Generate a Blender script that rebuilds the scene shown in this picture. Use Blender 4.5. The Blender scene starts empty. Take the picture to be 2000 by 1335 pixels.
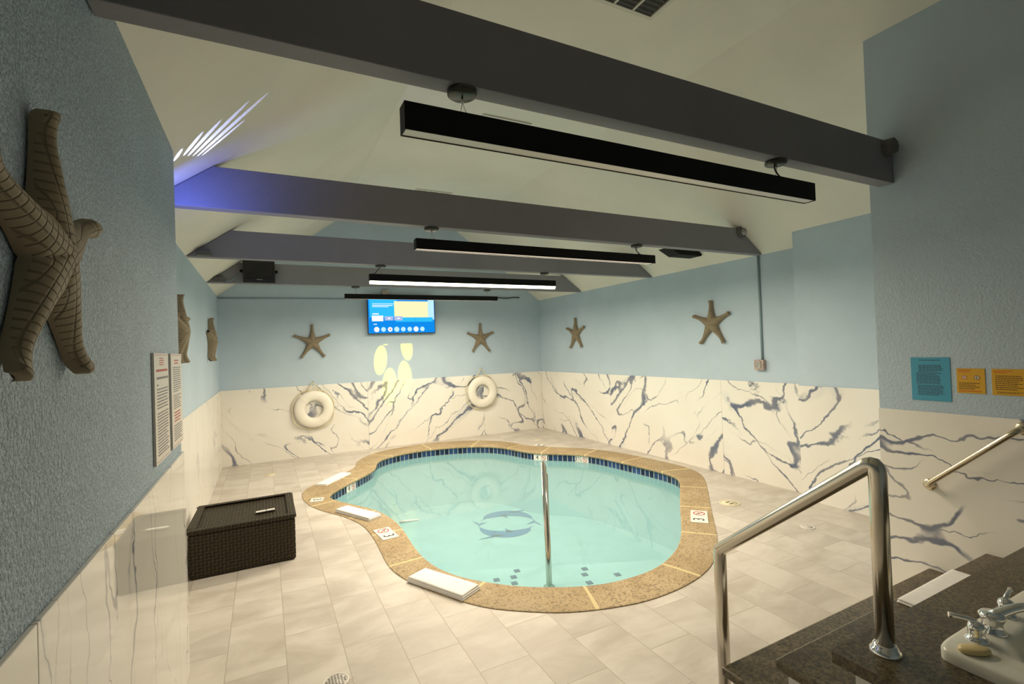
import bpy, bmesh, math, random
from mathutils import Vector, Matrix
random.seed(7)
PI = math.pi
SC = bpy.context.scene
COL = SC.collection
D = bpy.data

# ------------------------------------------------------------------ objects
def tag(o, label, cat, group=None):
    o['label'] = label; o['category'] = cat
    if group: o['group'] = group
    return o
def empty(name, loc, label, cat, group=None, rz=0.0):
    o = D.objects.new(name, None); COL.objects.link(o)
    o.empty_display_size = 0.05
    o.location = loc; o.rotation_euler = (0, 0, rz)
    return tag(o, label, cat, group)

class MB:
    """collects vertices, faces, uvs and material slots of ONE mesh object"""
    def __init__(s): s.v = []; s.f = []; s.uv = []; s.mi = []; s.sm = []
    def add(s, vs, fs, uvs=None, mi=0, smooth=False):
        o = len(s.v); s.v += [tuple(p) for p in vs]
        for k, f in enumerate(fs):
            s.f.append([i + o for i in f]); s.mi.append(mi); s.sm.append(smooth)
            s.uv.append(uvs[k] if uvs else None)
        return s
    def quad(s, a, b, c, d, uv=None, mi=0):
        return s.add([a, b, c, d], [(0, 1, 2, 3)], [uv] if uv else None, mi)
    def box(s, x0, y0, z0, x1, y1, z1, mi=0):
        v = [(x0, y0, z0), (x1, y0, z0), (x1, y1, z0), (x0, y1, z0), (x0, y0, z1), (x1, y0, z1), (x1, y1, z1), (x0, y1, z1)]
        f = [(3, 2, 1, 0), (4, 5, 6, 7), (0, 1, 5, 4), (1, 2, 6, 5), (2, 3, 7, 6), (3, 0, 4, 7)]
        return s.add(v, f, None, mi)
    def prism(s, prof, ax, a0, a1, mi=0):
        """prof: 2D polygon; ax='y' -> (x,z) extruded in y, 'x' -> (y,z), 'z' -> (x,y)"""
        n = len(prof)
        def P(p, a):
            return {'y': (p[0], a, p[1]), 'x': (a, p[0], p[1]), 'z': (p[0], p[1], a)}[ax]
        v = [P(p, a0) for p in prof] + [P(p, a1) for p in prof]
        f = [tuple(range(n))[::-1], tuple(range(n, 2 * n))] + [(i, (i + 1) % n, n + (i + 1) % n, n + i) for i in range(n)]
        return s.add(v, f, None, mi)
    def cyl(s, c0, c1, r0, r1=None, n=24, mi=0, caps=True):
        r1 = r0 if r1 is None else r1
        a = Vector(c0); b = Vector(c1); d = (b - a).normalized()
        u = d.orthogonal().normalized(); w = d.cross(u)
        vs = []
        for c, r in ((a, r0), (b, r1)):
            for i in range(n):
                t = 2 * PI * i / n
                vs.append(c + u * (r * math.cos(t)) + w * (r * math.sin(t)))
        s.add(vs, [(i, (i + 1) % n, n + (i + 1) % n, n + i) for i in range(n)], None, mi, True)
        if caps:
            s.add(vs[:n], [tuple(range(n))[::-1]], None, mi); s.add(vs[n:], [tuple(range(n))], None, mi)
        return s
    def lathe(s, c, prof, axis=(0, 0, 1), n=32, mi=0, sx=1.0, sy=1.0):
        a = Vector(axis).normalized(); u = a.orthogonal().normalized()
        if abs(a.z) > .99: u = Vector((1, 0, 0))
        w = a.cross(u); c = Vector(c); vs = []; m = len(prof)
        for r, h in prof:
            for i in range(n):
                t = 2 * PI * i / n
                vs.append(c + u * (sx * r * math.cos(t)) + w * (sy * r * math.sin(t)) + a * h)
        fs = [(j * n + i, j * n + (i + 1) % n, (j + 1) * n + (i + 1) % n, (j + 1) * n + i) for j in range(m - 1) for i in range(n)]
        s.add(vs, fs, None, mi, True)
        return s
    def tube(s, pts, r, n=12, mi=0, closed=False, caps=True):
        P = [Vector(p) for p in pts]; m = len(P); R = r if isinstance(r, (list, tuple)) else [r] * m
        dirs = [(P[(i + 1) % m] - P[i]).normalized() for i in range(m if closed else m - 1)]
        u = dirs[0].orthogonal().normalized(); vs = []
        for i in range(m):
            if closed: d0 = dirs[i - 1]; d1 = dirs[i]
            else: d0 = dirs[max(i - 1, 0)]; d1 = dirs[min(i, m - 2)]
            t = (d0 + d1)
            t = t.normalized() if t.length > 1e-6 else d1
            u = (u - d0 * u.dot(d0))
            u = u.normalized() if u.length > 1e-6 else d0.orthogonal().normalized()
            w = d0.cross(u)
            for k in range(n):
                a = 2 * PI * k / n
                q = u * (R[i] * math.cos(a)) + w * (R[i] * math.sin(a))
                # slide along d0 into the mitre plane
                den = d0.dot(t)
                q = q - d0 * (q.dot(t) / den) if abs(den) > .2 else q
                vs.append(P[i] + q)
            u = (u - d1 * u.dot(d1)).normalized()
        rng = m if closed else m - 1
        s.add(vs, [(i * n + k, i * n + (k + 1) % n, ((i + 1) % m) * n + (k + 1) % n, ((i + 1) % m) * n + k) for i in range(rng) for k in range(n)], None, mi, True)
        if caps and not closed:
            s.add(vs[:n], [tuple(range(n))[::-1]], None, mi); s.add(vs[-n:], [tuple(range(n))], None, mi)
        return s
    def build(s, name, mats, parent=None, bevel=0.0, seg=2, subsurf=0, label=None, fix=True, loc=None, autosm=False):
        me = D.meshes.new(name); me.from_pydata(s.v, [], s.f)
        if any(u is not None for u in s.uv):
            L = me.uv_layers.new(name='UVMap')
            for p, u in zip(me.polygons, s.uv):
                if u is None: continue
                for li, q in zip(p.loop_indices, u): L.data[li].uv = q
        for m in (mats if isinstance(mats, (list, tuple)) else [mats]): me.materials.append(m)
        for p, i, q in zip(me.polygons, s.mi, s.sm): p.material_index = i; p.use_smooth = q
        me.update()
        if fix:
            bm = bmesh.new(); bm.from_mesh(me)
            bmesh.ops.remove_doubles(bm, verts=bm.verts, dist=1e-5)
            bmesh.ops.recalc_face_normals(bm, faces=bm.faces)
            bm.to_mesh(me); bm.free()
        o = D.objects.new(name, me); COL.objects.link(o)
        if parent is not None: o.parent = parent
        if loc is not None: o.location = loc
        if bevel:
            b = o.modifiers.new('bevel', 'BEVEL'); b.width = bevel; b.segments = seg; b.limit_method = 'ANGLE'; b.angle_limit = math.radians(35)
        if subsurf:
            m = o.modifiers.new('sub', 'SUBSURF'); m.levels = subsurf; m.render_levels = subsurf
        if label: o['label'] = label
        return o
def structure(o): o['kind'] = 'structure'; return o

def copy_tree(o, parent=None):
    c = o.copy(); COL.objects.link(c)
    if parent is not None: c.parent = parent
    for ch in list(o.children): copy_tree(ch, c)
    return c

_txt = {}
def text_faces(string, size):
    """flat outline of a string (built-in font): (verts, faces) centred on the origin in the xy plane"""
    if (string, size) in _txt: return _txt[(string, size)]
    cu = D.curves.new('tmp', 'FONT'); cu.body = string; cu.size = size; cu.align_x = 'CENTER'; cu.align_y = 'CENTER'; cu.resolution_u = 4
    o = D.objects.new('tmp', cu); COL.objects.link(o)
    dg = bpy.context.evaluated_depsgraph_get(); dg.update()
    me = o.evaluated_get(dg).to_mesh()
    r = ([tuple(v.co) for v in me.vertices], [tuple(p.vertices) for p in me.polygons])
    o.evaluated_get(dg).to_mesh_clear()
    D.objects.remove(o); D.curves.remove(cu)
    _txt[(string, size)] = r
    return r

# ------------------------------------------------------------------ materials
class NT:
    def __init__(s, name):
        s.m = D.materials.new(name); s.m.use_nodes = True; s.t = s.m.node_tree; s.t.nodes.clear()
        s.out = s.n('ShaderNodeOutputMaterial')
    def n(s, ty, **kw):
        x = s.t.nodes.new(ty)
        for k, v in kw.items(): setattr(x, k, v)
        return x
    def l(s, a, b): s.t.links.new(a, b)
    def put(s, sock, v):
        if hasattr(v, 'is_output'): s.l(v, sock)
        elif isinstance(v, (tuple, list)) and sock.type == 'RGBA' and len(v) == 3: sock.default_value = (*v, 1)
        else: sock.default_value = v
    def math(s, op, a, b=0.0, c=None, clamp=False):
        x = s.n('ShaderNodeMath', operation=op); x.use_clamp = clamp
        s.put(x.inputs[0], a); s.put(x.inputs[1], b)
        if c is not None: s.put(x.inputs[2], c)
        return x.outputs[0]
    def mix(s, f, a, b, bt='MIX'):
        x = s.n('ShaderNodeMix', data_type='RGBA', blend_type=bt)
        s.put(x.inputs[0], f); s.put(x.inputs[6], a); s.put(x.inputs[7], b)
        return x.outputs[2]
    def noise(s, vec, scale, detail=3, rough=.5, dist=0.0):
        x = s.n('ShaderNodeTexNoise'); s.put(x.inputs['Scale'], scale); s.put(x.inputs['Detail'], detail)
        s.put(x.inputs['Roughness'], rough); s.put(x.inputs['Distortion'], dist)
        if vec is not None: s.l(vec, x.inputs['Vector'])
        return x
    def ramp(s, f, lo, hi, a=0.0, b=1.0, smooth=True):
        x = s.n('ShaderNodeMapRange'); x.interpolation_type = 'SMOOTHSTEP' if smooth else 'LINEAR'
        s.put(x.inputs[0], f); s.put(x.inputs[1], lo); s.put(x.inputs[2], hi); s.put(x.inputs[3], a); s.put(x.inputs[4], b)
        return x.outputs[0]
    def coord(s, which='Object'): return s.n('ShaderNodeTexCoord').outputs[which]
    def geo(s): return s.n('ShaderNodeNewGeometry').outputs['Position']
    def mapping(s, vec, loc=(0, 0, 0), rot=(0, 0, 0), scale=(1, 1, 1)):
        x = s.n('ShaderNodeMapping'); s.l(vec, x.inputs[0]); x.inputs[1].default_value = loc; x.inputs[2].default_value = rot; x.inputs[3].default_value = scale
        return x.outputs[0]
    def vadd(s, a, b):
        x = s.n('ShaderNodeVectorMath', operation='ADD'); s.put(x.inputs[0], a); s.put(x.inputs[1], b); return x.outputs[0]
    def vscale(s, a, f):
        x = s.n('ShaderNodeVectorMath', operation='SCALE'); s.put(x.inputs[0], a); s.put(x.inputs[3], f); return x.outputs[0]
    def bump(s, h, strength=.3, dist=.01):
        x = s.n('ShaderNodeBump'); x.inputs['Strength'].default_value = strength; x.inputs['Distance'].default_value = dist
        s.l(h, x.inputs['Height']); return x.outputs[0]
    def bsdf(s, col, rough=.5, metal=0.0, normal=None, spec=.5, emit=None, estr=0.0, coat=0.0):
        x = s.n('ShaderNodeBsdfPrincipled'); s.put(x.inputs['Base Color'], col); s.put(x.inputs['Roughness'], rough)
        s.put(x.inputs['Metallic'], metal); s.put(x.inputs['Specular IOR Level'], spec)
        if normal is not None: s.l(normal, x.inputs['Normal'])
        if emit is not None: s.put(x.inputs['Emission Color'], emit); x.inputs['Emission Strength'].default_value = estr
        if coat: x.inputs['Coat Weight'].default_value = coat; x.inputs['Coat Roughness'].default_value = .05
        s.l(x.outputs[0], s.out.inputs[0]); return x
def plain(name, col, rough=.5, metal=0.0, spec=.5, nscale=0, namt=0.0, bscale=0, bstr=0.0, coat=0.0):
    t = NT(name); c = col; nrm = None
    if nscale:
        f = t.noise(t.geo(), nscale, 4, .6).outputs[0]
        c = t.mix(t.ramp(f, .3, .7), tuple(x * (1 - namt) for x in col), tuple(min(1, x * (1 + namt)) for x in col))
    if bscale: nrm = t.bump(t.noise(t.geo(), bscale, 3).outputs[0], bstr, .01)
    t.bsdf(c, rough, metal, nrm, spec, coat=coat); return t.m

def paint_mat(name, col, bscale, bstr, namt, grain=0):
    t = NT(name); g = t.geo()
    f = t.noise(g, 1.3, 3, .6).outputs[0]
    c = t.mix(t.ramp(f, .3, .7), tuple(x * (1 - namt) for x in col), tuple(min(1, x * (1 + namt * .6)) for x in col))
    h = t.noise(g, bscale, 3, .65).outputs[0]
    if grain:
        q = t.noise(g, grain, 2, .7).outputs[0]
        c = t.mix(t.ramp(q, .42, .58, 0, .9), c, tuple(x * .58 for x in col))
    t.bsdf(c, .62, 0, t.bump(h, bstr, .012), .35); return t.m
BLUE = (.475, .585, .685)
M_blue = paint_mat('blue_wall_paint', BLUE, 70, .35, .05)
M_blue_rough = paint_mat('rough_blue_wall_paint', (.445, .56, .67), 85, .9, .10, grain=170)
M_ceil = paint_mat('cream_ceiling_paint', (.76, .72, .645), 40, .12, .04)
M_beam = paint_mat('grey_beam_paint', (.24, .235, .26), 30, .15, .08)

def marble_mat(name, ang, stretch, dens=1.0, amt=1.0, rough=.07, wm=1.0):
    t = NT(name); uv = t.coord('UV')
    p = t.mapping(uv, rot=(0, 0, ang), scale=(1, 1, 1))
    w1 = t.vscale(t.vadd(t.noise(p, .9, 2, .5).outputs[1], (-.5, -.5, -.5)), .55)
    w2 = t.vscale(t.vadd(t.noise(p, 4.0, 3, .65).outputs[1], (-.5, -.5, -.5)), .17)
    q = t.vadd(t.vadd(p, w1), w2)
    def vein(loc, rot, scale, width, mscale, mlo, mhi, soft=False):
        x = t.mapping(q, loc=loc, rot=(0, 0, rot), scale=scale)
        f = t.noise(x, 1.0, 1.2, .4).outputs[0]
        d = t.math('ABSOLUTE', t.math('SUBTRACT', f, .5))
        mk = t.ramp(t.noise(t.mapping(p, loc=loc, scale=(.6, 1.2, 1)), mscale, 2, .5).outputs[0], mlo, mhi)
        wv = t.math('MULTIPLY', t.math('MULTIPLY_ADD', t.noise(p, 3.1, 2, .6).outputs[0], 1.6, -.28), width * wm)
        line = t.math('SUBTRACT', 1.0, t.ramp(t.math('DIVIDE', d, t.math('MAXIMUM', wv, width * .18)), .25, 1.0))
        return t.math('MULTIPLY', line, mk)
    a = vein((3.1, 7.7, 0), 0, (.42 * dens, stretch * dens, 1), .026, 1.0, .35, .46)
    b = vein((9.4, 1.2, 0), 1.35, (.5 * dens, 1.35 * dens, 1), .019, 1.2, .43, .53)
    c = vein((15.5, 4.3, 0), -.35, (.7 * dens, stretch * 1.3 * dens, 1), .014, 2.0, .43, .55)
    soft = vein((3.1, 7.7, 0), 0, (.42 * dens, stretch * dens, 1), .10, 1.0, .52, .66)
    va = t.math('MAXIMUM', t.math('MAXIMUM', a, b), t.math('MULTIPLY', c, .8))
    base = t.mix(t.ramp(t.noise(p, 1.6, 4).outputs[0], .3, .7), (.80, .775, .715), (.84, .82, .77))
    col = t.mix(t.math('MULTIPLY', soft, .28 * amt), base, (.36, .41, .52))
    vc = t.mix(t.ramp(t.noise(p, 2.3, 3).outputs[0], .35, .65), (.085, .12, .215), (.23, .24, .29))
    col = t.mix(t.math('MULTIPLY', va, .95 * amt, clamp=True), col, vc)
    t.bsdf(col, rough, 0, None, .5); return t.m
M_marble = marble_mat('white_blue_veined_marble', .75, 1.75, 1.0, 1.0, .22)
M_marble_near = marble_mat('polished_vertical_veined_marble', PI / 2, 3.6, 1.0, .75, .035, .45)
M_marble_right = marble_mat('broad_veined_marble', -.12, 1.9, 1.25, 1.0, .15, .9)
M_marble_faint = marble_mat('faintly_veined_marble', PI / 2, 2.0, .8, .45, .2, .6)

def floor_mat():
    t = NT('beige_stone_floor_tile'); g = t.geo()
    sx = t.n('ShaderNodeSeparateXYZ'); t.l(g, sx.inputs[0])
    cb = t.n('ShaderNodeCombineXYZ'); t.put(cb.inputs[0], t.math('ADD', sx.outputs[1], 6.0 - .0)); t.put(cb.inputs[1], t.math('ADD', sx.outputs[0], 6.0 - .067))
    def brick(mort):
        b = t.n('ShaderNodeTexBrick'); b.offset = .5; b.offset_frequency = 2
        t.l(cb.outputs[0], b.inputs['Vector']); b.inputs['Scale'].default_value = 1
        b.inputs['Mortar Size'].default_value = mort; b.inputs['Mortar Smooth'].default_value = .3
        b.inputs['Brick Width'].default_value = .6; b.inputs['Row Height'].default_value = .3; b.inputs['Bias'].default_value = 0
        b.inputs['Color1'].default_value = (0, 0, 0, 1); b.inputs['Color2'].default_value = (1, 1, 1, 1); b.inputs['Mortar'].default_value = (.5, .5, .5, 1)
        return b
    b = brick(.0022)
    off = t.vscale(b.outputs[0], 7.0)
    n1 = t.noise(t.vadd(t.mapping(g, scale=(1.6, 3.2, 1)), off), 1.1, 5, .6, .6).outputs[0]
    n2 = t.noise(t.mapping(g, scale=(1.5, 3, 1)), 4.0, 4, .6).outputs[0]
    c = t.mix(t.ramp(n1, .28, .70), (.495, .45, .395), (.67, .63, .575))
    c = t.mix(t.ramp(n2, .45, .75, 0, .2), c, (.42, .375, .32))
    tone = t.math('MULTIPLY_ADD', b.outputs[0], .10, .94)
    mul = t.n('ShaderNodeVectorMath', operation='SCALE'); t.l(c, mul.inputs[0]); t.l(tone, mul.inputs[3])
    col = t.mix(b.outputs[1], mul.outputs[0], (.40, .355, .29))
    h = t.math('SUBTRACT', 1.0, b.outputs[1])
    t.bsdf(col, t.ramp(n1, .2, .8, .36, .50), 0, t.bump(h, .35, .004), .4); return t.m
M_floor = floor_mat()

def coping_mat():
    t = NT('tan_aggregate_coping'); g = t.geo(); uv = t.coord('UV')
    n1 = t.noise(g, 2.2, 4, .6).outputs[0]
    c = t.mix(t.ramp(n1, .3, .7), (.37, .27, .145), (.50, .385, .23))
    v = t.n('ShaderNodeTexVoronoi'); t.l(g, v.inputs['Vector']); v.inputs['Scale'].default_value = 110
    sp = t.noise(g, 65, 2, .7).outputs[0]
    c = t.mix(t.ramp(sp, .50, .64, 0, .8), c, (.16, .12, .075))
    c = t.mix(t.ramp(t.noise(g, 140, 2, .7).outputs[0], .56, .7, 0, .6), c, (.66, .58, .42))
    c = t.mix(t.ramp(t.noise(g, 1.1, 3, .6).outputs[0], .5, .72, 0, .35), c, (.30, .25, .17))
    s = t.n('ShaderNodeSeparateXYZ'); t.l(uv, s.inputs[0])
    m = t.math('PINGPONG', s.outputs[0], .36)
    grout = t.ramp(m, .009, .013, 1, 0)
    c = t.mix(grout, c, (.66, .55, .30))
    h = t.math('ADD', sp, t.math('MULTIPLY', grout, -1.5))
    t.bsdf(c, .72, 0, t.bump(h, .3, .003), .3); return t.m
M_coping = coping_mat()

def band_mat():
    t = NT('navy_glazed_waterline_tile'); uv = t.coord('UV')
    b = t.n('ShaderNodeTexBrick'); b.offset = 0; t.l(uv, b.inputs['Vector']); b.inputs['Scale'].default_value = 1
    b.inputs['Brick Width'].default_value = .078; b.inputs['Row Height'].default_value = .105
    b.inputs['Mortar Size'].default_value = .0045; b.inputs['Mortar Smooth'].default_value = .1; b.inputs['Bias'].default_value = -.1
    b.inputs['Color1'].default_value = (.006, .012, .045, 1); b.inputs['Color2'].default_value = (.028, .075, .22, 1); b.inputs['Mortar'].default_value = (.62, .66, .66, 1)
    t.bsdf(b.outputs[0], .12, 0, None, .5); return t.m
M_band = band_mat()
M_plaster = plain('pool_plaster', (.45, .70, .75), .7, nscale=3, namt=.05)

def water_mat():
    t = NT('turquoise_pool_water'); g = t.geo()
    h = t.noise(t.mapping(g, scale=(1, 1, 1)), 3.0, 2, .5).outputs[0]
    nrm = t.bump(h, .035, .02)
    tr = t.n('ShaderNodeBsdfTransparent'); tr.inputs[0].default_value = (.88, .975, .965, 1)
    df = t.n('ShaderNodeBsdfDiffuse'); df.inputs[0].default_value = (.50, .72, .735, 1)
    gl = t.n('ShaderNodeBsdfGlossy'); gl.inputs['Roughness'].default_value = .03; t.l(nrm, gl.inputs['Normal'])
    fr = t.n('ShaderNodeFresnel'); fr.inputs['IOR'].default_value = 1.33; t.l(nrm, fr.inputs['Normal'])
    m1 = t.n('ShaderNodeMixShader'); m1.inputs[0].default_value = .28; t.l(tr.outputs[0], m1.inputs[1]); t.l(df.outputs[0], m1.inputs[2])
    m2 = t.n('ShaderNodeMixShader'); t.l(fr.outputs[0], m2.inputs[0]); t.l(m1.outputs[0], m2.inputs[1]); t.l(gl.outputs[0], m2.inputs[2])
    t.l(m2.outputs[0], t.out.inputs[0]); return t.m
M_water = water_mat()

def granite_mat():
    t = NT('dark_brown_granite'); g = t.geo()
    a = t.noise(g, 60, 4, .7).outputs[0]; b = t.noise(g, 150, 2, .7).outputs[0]; e = t.noise(g, 6, 3, .6).outputs[0]
    c = t.mix(t.ramp(a, .36, .64), (.040, .030, .016), (.145, .112, .060))
    c = t.mix(t.ramp(b, .54, .68, 0, .55), c, (.20, .17, .125))
    c = t.mix(t.ramp(e, .45, .7, 0, .5), c, (.055, .042, .028))
    t.bsdf(c, .27, 0, None, .5); return t.m
M_granite = granite_mat()

def wicker_mat():
    t = NT('dark_brown_woven_rattan'); uv = t.coord('UV')
    s = t.n('ShaderNodeSeparateXYZ'); t.l(uv, s.inputs[0])
    P = .026
    def tri(x, ph): return t.math('SINE', t.math('MULTIPLY_ADD', x, PI / P, ph))
    su, sv = tri(s.outputs[0], 0), tri(s.outputs[1], 0)
    over = t.math('MULTIPLY', su, sv)
    strand = t.math('ABSOLUTE', tri(s.outputs[1], 0)); strand2 = t.math('ABSOLUTE', tri(s.outputs[0], 0))
    pick = t.ramp(over, -.08, .08)
    mixh = t.math('ADD', t.math('MULTIPLY', strand, pick), t.math('MULTIPLY', strand2, t.math('SUBTRACT', 1.0, pick)))
    c = t.mix(mixh, (.003, .002, .001), (.058, .042, .021))
    c = t.mix(t.ramp(t.noise(uv, 12, 2, .6).outputs[0], .4, .7, 0, .4), c, (.035, .03, .016))
    t.bsdf(c, .5, 0, t.bump(mixh, .9, .012), .25); return t.m
M_wicker = wicker_mat()

def star_mat():
    t = NT('grey_brown_basket_weave_resin'); uv = t.coord('UV')
    s = t.n('ShaderNodeSeparateXYZ'); t.l(uv, s.inputs[0])
    a = t.math('ABSOLUTE', t.math('SINE', t.math('MULTIPLY', s.outputs[0], PI / .020)))
    b = t.math('ABSOLUTE', t.math('SINE', t.math('MULTIPLY', s.outputs[1], PI / .019)))
    ga = t.ramp(a, 0, .5, .25, 1); gb = t.ramp(b, 0, .4, .25, 1)
    h = t.math('MULTIPLY', ga, gb)
    f = t.noise(uv, 14, 4, .6).outputs[0]
    c = t.mix(h, (.165, .132, .085), (.27, .218, .145))
    c = t.mix(t.ramp(f, .35, .7, 0, .5), c, (.33, .27, .175))
    t.bsdf(c, .62, 0, t.bump(h, .8, .006), .35); return t.m
M_star = star_mat()

M_steel = plain('brushed_stainless_steel', (.66, .62, .54), .19, 1.0)
M_chrome = plain('polished_chrome', (.80, .80, .80), .06, 1.0)
M_brass = plain('warm_satin_steel', (.66, .57, .42), .24, 1.0)
M_porcelain = plain('white_porcelain', (.74, .73, .64), .12, spec=.6)
M_white = plain('white_painted_panel', (.68, .68, .66), .5, nscale=4, namt=.03)
M_black = plain('black_powder_coat', (.006, .006, .006), .55, spec=.15)
M_blackplastic = plain('black_plastic', (.012, .012, .012), .35)
M_blackglass = plain('black_lamp_glass', (.004, .004, .005), .08)
M_darkmetal = plain('dark_bronze_canopy', (.055, .055, .045), .35, .3)
M_greybox = plain('painted_grey_box', (.105, .105, .105), .6)
M_galv = plain('galvanised_box', (.34, .34, .33), .5, .3, nscale=30, namt=.3)
M_conduit = plain('blue_grey_conduit', (.24, .34, .38), .5)
M_pinkbox = plain('bare_outlet_box', (.42, .32, .28), .6, nscale=60, namt=.4)
M_ring = plain('cream_white_ring_buoy', (.84, .80, .71), .5, nscale=5, namt=.02)
M_rope = plain('yellowed_rope', (.74, .66, .45), .85, bscale=200, bstr=.6)
M_towel = plain('white_terry_towel', (.92, .91, .89), .95, spec=.1, bscale=420, bstr=.35, nscale=25, namt=.03)
M_paperblue = plain('blue_notice_sheet', (.06, .33, .50), .45)
M_paperyel = plain('yellow_notice_sheet', (.66, .36, .015), .45)
M_paperwht = plain('white_notice_board', (.66, .62, .57), .35)
M_ink = plain('dark_print', (.03, .04, .05), .6)
M_inkgrey = plain('grey_print', (.22, .22, .24), .6)
M_inkred = plain('red_print', (.50, .09, .07), .6)
M_inkorange = plain('orange_print', (.62, .10, .012), .6)
M_inkyel = plain('brown_print', (.13, .07, .01), .6)
M_markwhite = plain('white_ceramic_marker', (.80, .78, .73), .25)
M_navy = plain('navy_mosaic', (.012, .05, .16), .4)
M_dolphin = plain('blue_mosaic', (.010, .15, .44), .5, nscale=60, namt=.3)
M_vent = plain('white_vent_metal', (.66, .63, .55), .5)
M_ventdark = plain('dark_vent_gap', (.03, .03, .025), .8)
M_soap = plain('cream_soap', (.72, .58, .28), .35)
M_cream = plain('cream_plastic_lid', (.76, .69, .50), .5)
M_draindark = plain('dark_drain_slot', (.06, .05, .04), .8)
M_cable = plain('dark_cable', (.04, .045, .045), .6)
M_bluecable = plain('blue_grey_cable', (.22, .30, .33), .6)
def emit(name, col, st):
    t = NT(name); e = t.n('ShaderNodeEmission'); e.inputs[0].default_value = (*col, 1); e.inputs[1].default_value = st
    t.l(e.outputs[0], t.out.inputs[0]); return t.m
WARM = (1.0, .85, .635)
LAMP = 9.0
LAMP_W = 80.0
M_lit = emit('lit_lamp_diffuser', WARM, LAMP)
M_dim = emit('lamp_diffuser_lit_sideways', WARM, .8)
M_off = plain('unlit_lamp_diffuser', (.62, .58, .52), .22)
M_scr = emit('screen_blue', (.005, .25, .80), 1.0)
M_scr2 = emit('screen_light_blue', (.03, .50, .92), 1.0)
M_scr3 = emit('screen_white', (.95, .96, 1.0), 1.0)
M_scr4 = emit('screen_pale_yellow', (.90, .88, .50), 1.0)
M_scr5 = emit('screen_lavender', (.40, .50, .78), 1.0)
M_scr6 = emit('screen_pale_blue', (.50, .82, .98), 1.0)
M_scr7 = emit('screen_red', (.80, .12, .10), .9)

# ------------------------------------------------------------------ room measures (metres)
XL, XR, YB, YF = -.643, 5.228, 8.898, -2.0
ZE, SL, ZF = 2.694, .74, 4.05
XNL, YNL = -.42, 3.22           # near left wall
XNR, YNR = 3.79, 1.85           # near right wall
XM = 5.04                       # middle right wall
cxl, cxr = XL + (ZF - ZE) / SL, XR - (ZF - ZE) / SL
ZM = 1.197                      # top of the marble

# ------------------------------------------------------------------ pool contours (floor plan)
inner = [(0.65, 6.3), (0.81, 6.55), (1.1, 6.91), (1.29, 7.14), (1.37, 7.26), (1.43, 7.37), (1.49, 7.63), (1.55, 7.80), (1.66, 7.95), (1.84, 8.07), (2.12, 8.18), (2.52, 8.21), (3.08, 8.08), (3.47, 7.82), (3.63, 7.55), (3.72, 7.25), (3.79, 7.0), (3.91, 6.81), (4.13, 6.6), (4.33, 6.4), (4.44, 6.2), (4.5, 6.0), (4.56, 5.59), (4.62, 5.06), (4.63, 4.70), (4.55, 4.48), (4.36, 4.28), (3.84, 3.78), (3.51, 3.45), (3.25, 3.2), (3.04, 3.03), (2.81, 2.90), (2.54, 2.81), (2.19, 2.81), (1.97, 2.87), (1.68, 3.03), (1.48, 3.2), (1.27, 3.46), (1.17, 3.69), (1.13, 3.92), (1.12, 4.2), (1.14, 4.55), (1.14, 4.88), (1.09, 5.22), (1.01, 5.47), (0.84, 5.77), (0.72, 6.0), (0.65, 6.15)]
outer = [(0.36, 6.35), (0.38, 6.6), (0.46, 6.80), (0.62, 6.98), (0.99, 7.35), (1.17, 7.62), (1.25, 7.94), (1.47, 8.32), (1.77, 8.56), (2.3, 8.71), (2.88, 8.70), (3.39, 8.49), (3.80, 8.11), (3.96, 7.74), (4.05, 7.40), (4.28, 7.09), (4.62, 6.71), (4.83, 6.33), (4.95, 5.91), (5.04, 5.24), (5.05, 4.82), (4.96, 4.53), (4.77, 4.27), (4.41, 3.91), (3.92, 3.44), (3.46, 2.99), (3.16, 2.75), (2.97, 2.63), (2.76, 2.55), (2.54, 2.505), (2.32, 2.49), (2.12, 2.505), (1.87, 2.57), (1.65, 2.66), (1.46, 2.79), (1.28, 2.94), (1.16, 3.10), (1.04, 3.31), (0.92, 3.57), (0.86, 3.76), (0.835, 3.96), (0.84, 4.19), (0.85, 4.52), (0.84, 4.83), (0.80, 5.09), (0.68, 5.41), (0.50, 5.75), (0.40, 6.05)]
def smooth_closed(P, N):
    m = len(P); out = []
    for i in range(m):
        p0, p1, p2, p3 = (Vector(P[(i + k - 1) % m]) for k in range(4))
        for j in range(24):
            t = j / 24
            out.append(.5 * ((2 * p1) + (p2 - p0) * t + (2 * p0 - 5 * p1 + 4 * p2 - p3) * t * t + (3 * p1 - p0 - 3 * p2 + p3) * t ** 3))
    def resample(Q, N):
        L = [0]
        for i in range(len(Q)): L.append(L[-1] + (Q[(i + 1) % len(Q)] - Q[i]).length)
        r = []; k = 0
        for i in range(N):
            s = L[-1] * i / N
            while L[k + 1] < s: k += 1
            t = (s - L[k]) / max(1e-9, L[k + 1] - L[k]); r.append(Q[k].lerp(Q[(k + 1) % len(Q)], t))
        return r
    r = resample(out, N)
    for _ in range(6): r = [(r[i - 1] + r[i] * 2 + r[(i + 1) % N]) / 4 for i in range(N)]
    return resample(r, N)
NI = 240
IN = smooth_closed(inner, NI); OC = smooth_closed(outer, 480)
def offset(P, d):
    n = len(P); r = []
    for i in range(n):
        t = (P[(i + 1) % n] - P[i - 1]).normalized(); nr = Vector((-t.y, t.x))
        r.append(P[i] + nr * d)
    return r
area = sum(IN[i - 1].x * IN[i].y - IN[i].x * IN[i - 1].y for i in range(NI))
OUTS = 1 if area < 0 else -1     # sign that moves a contour outward
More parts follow.
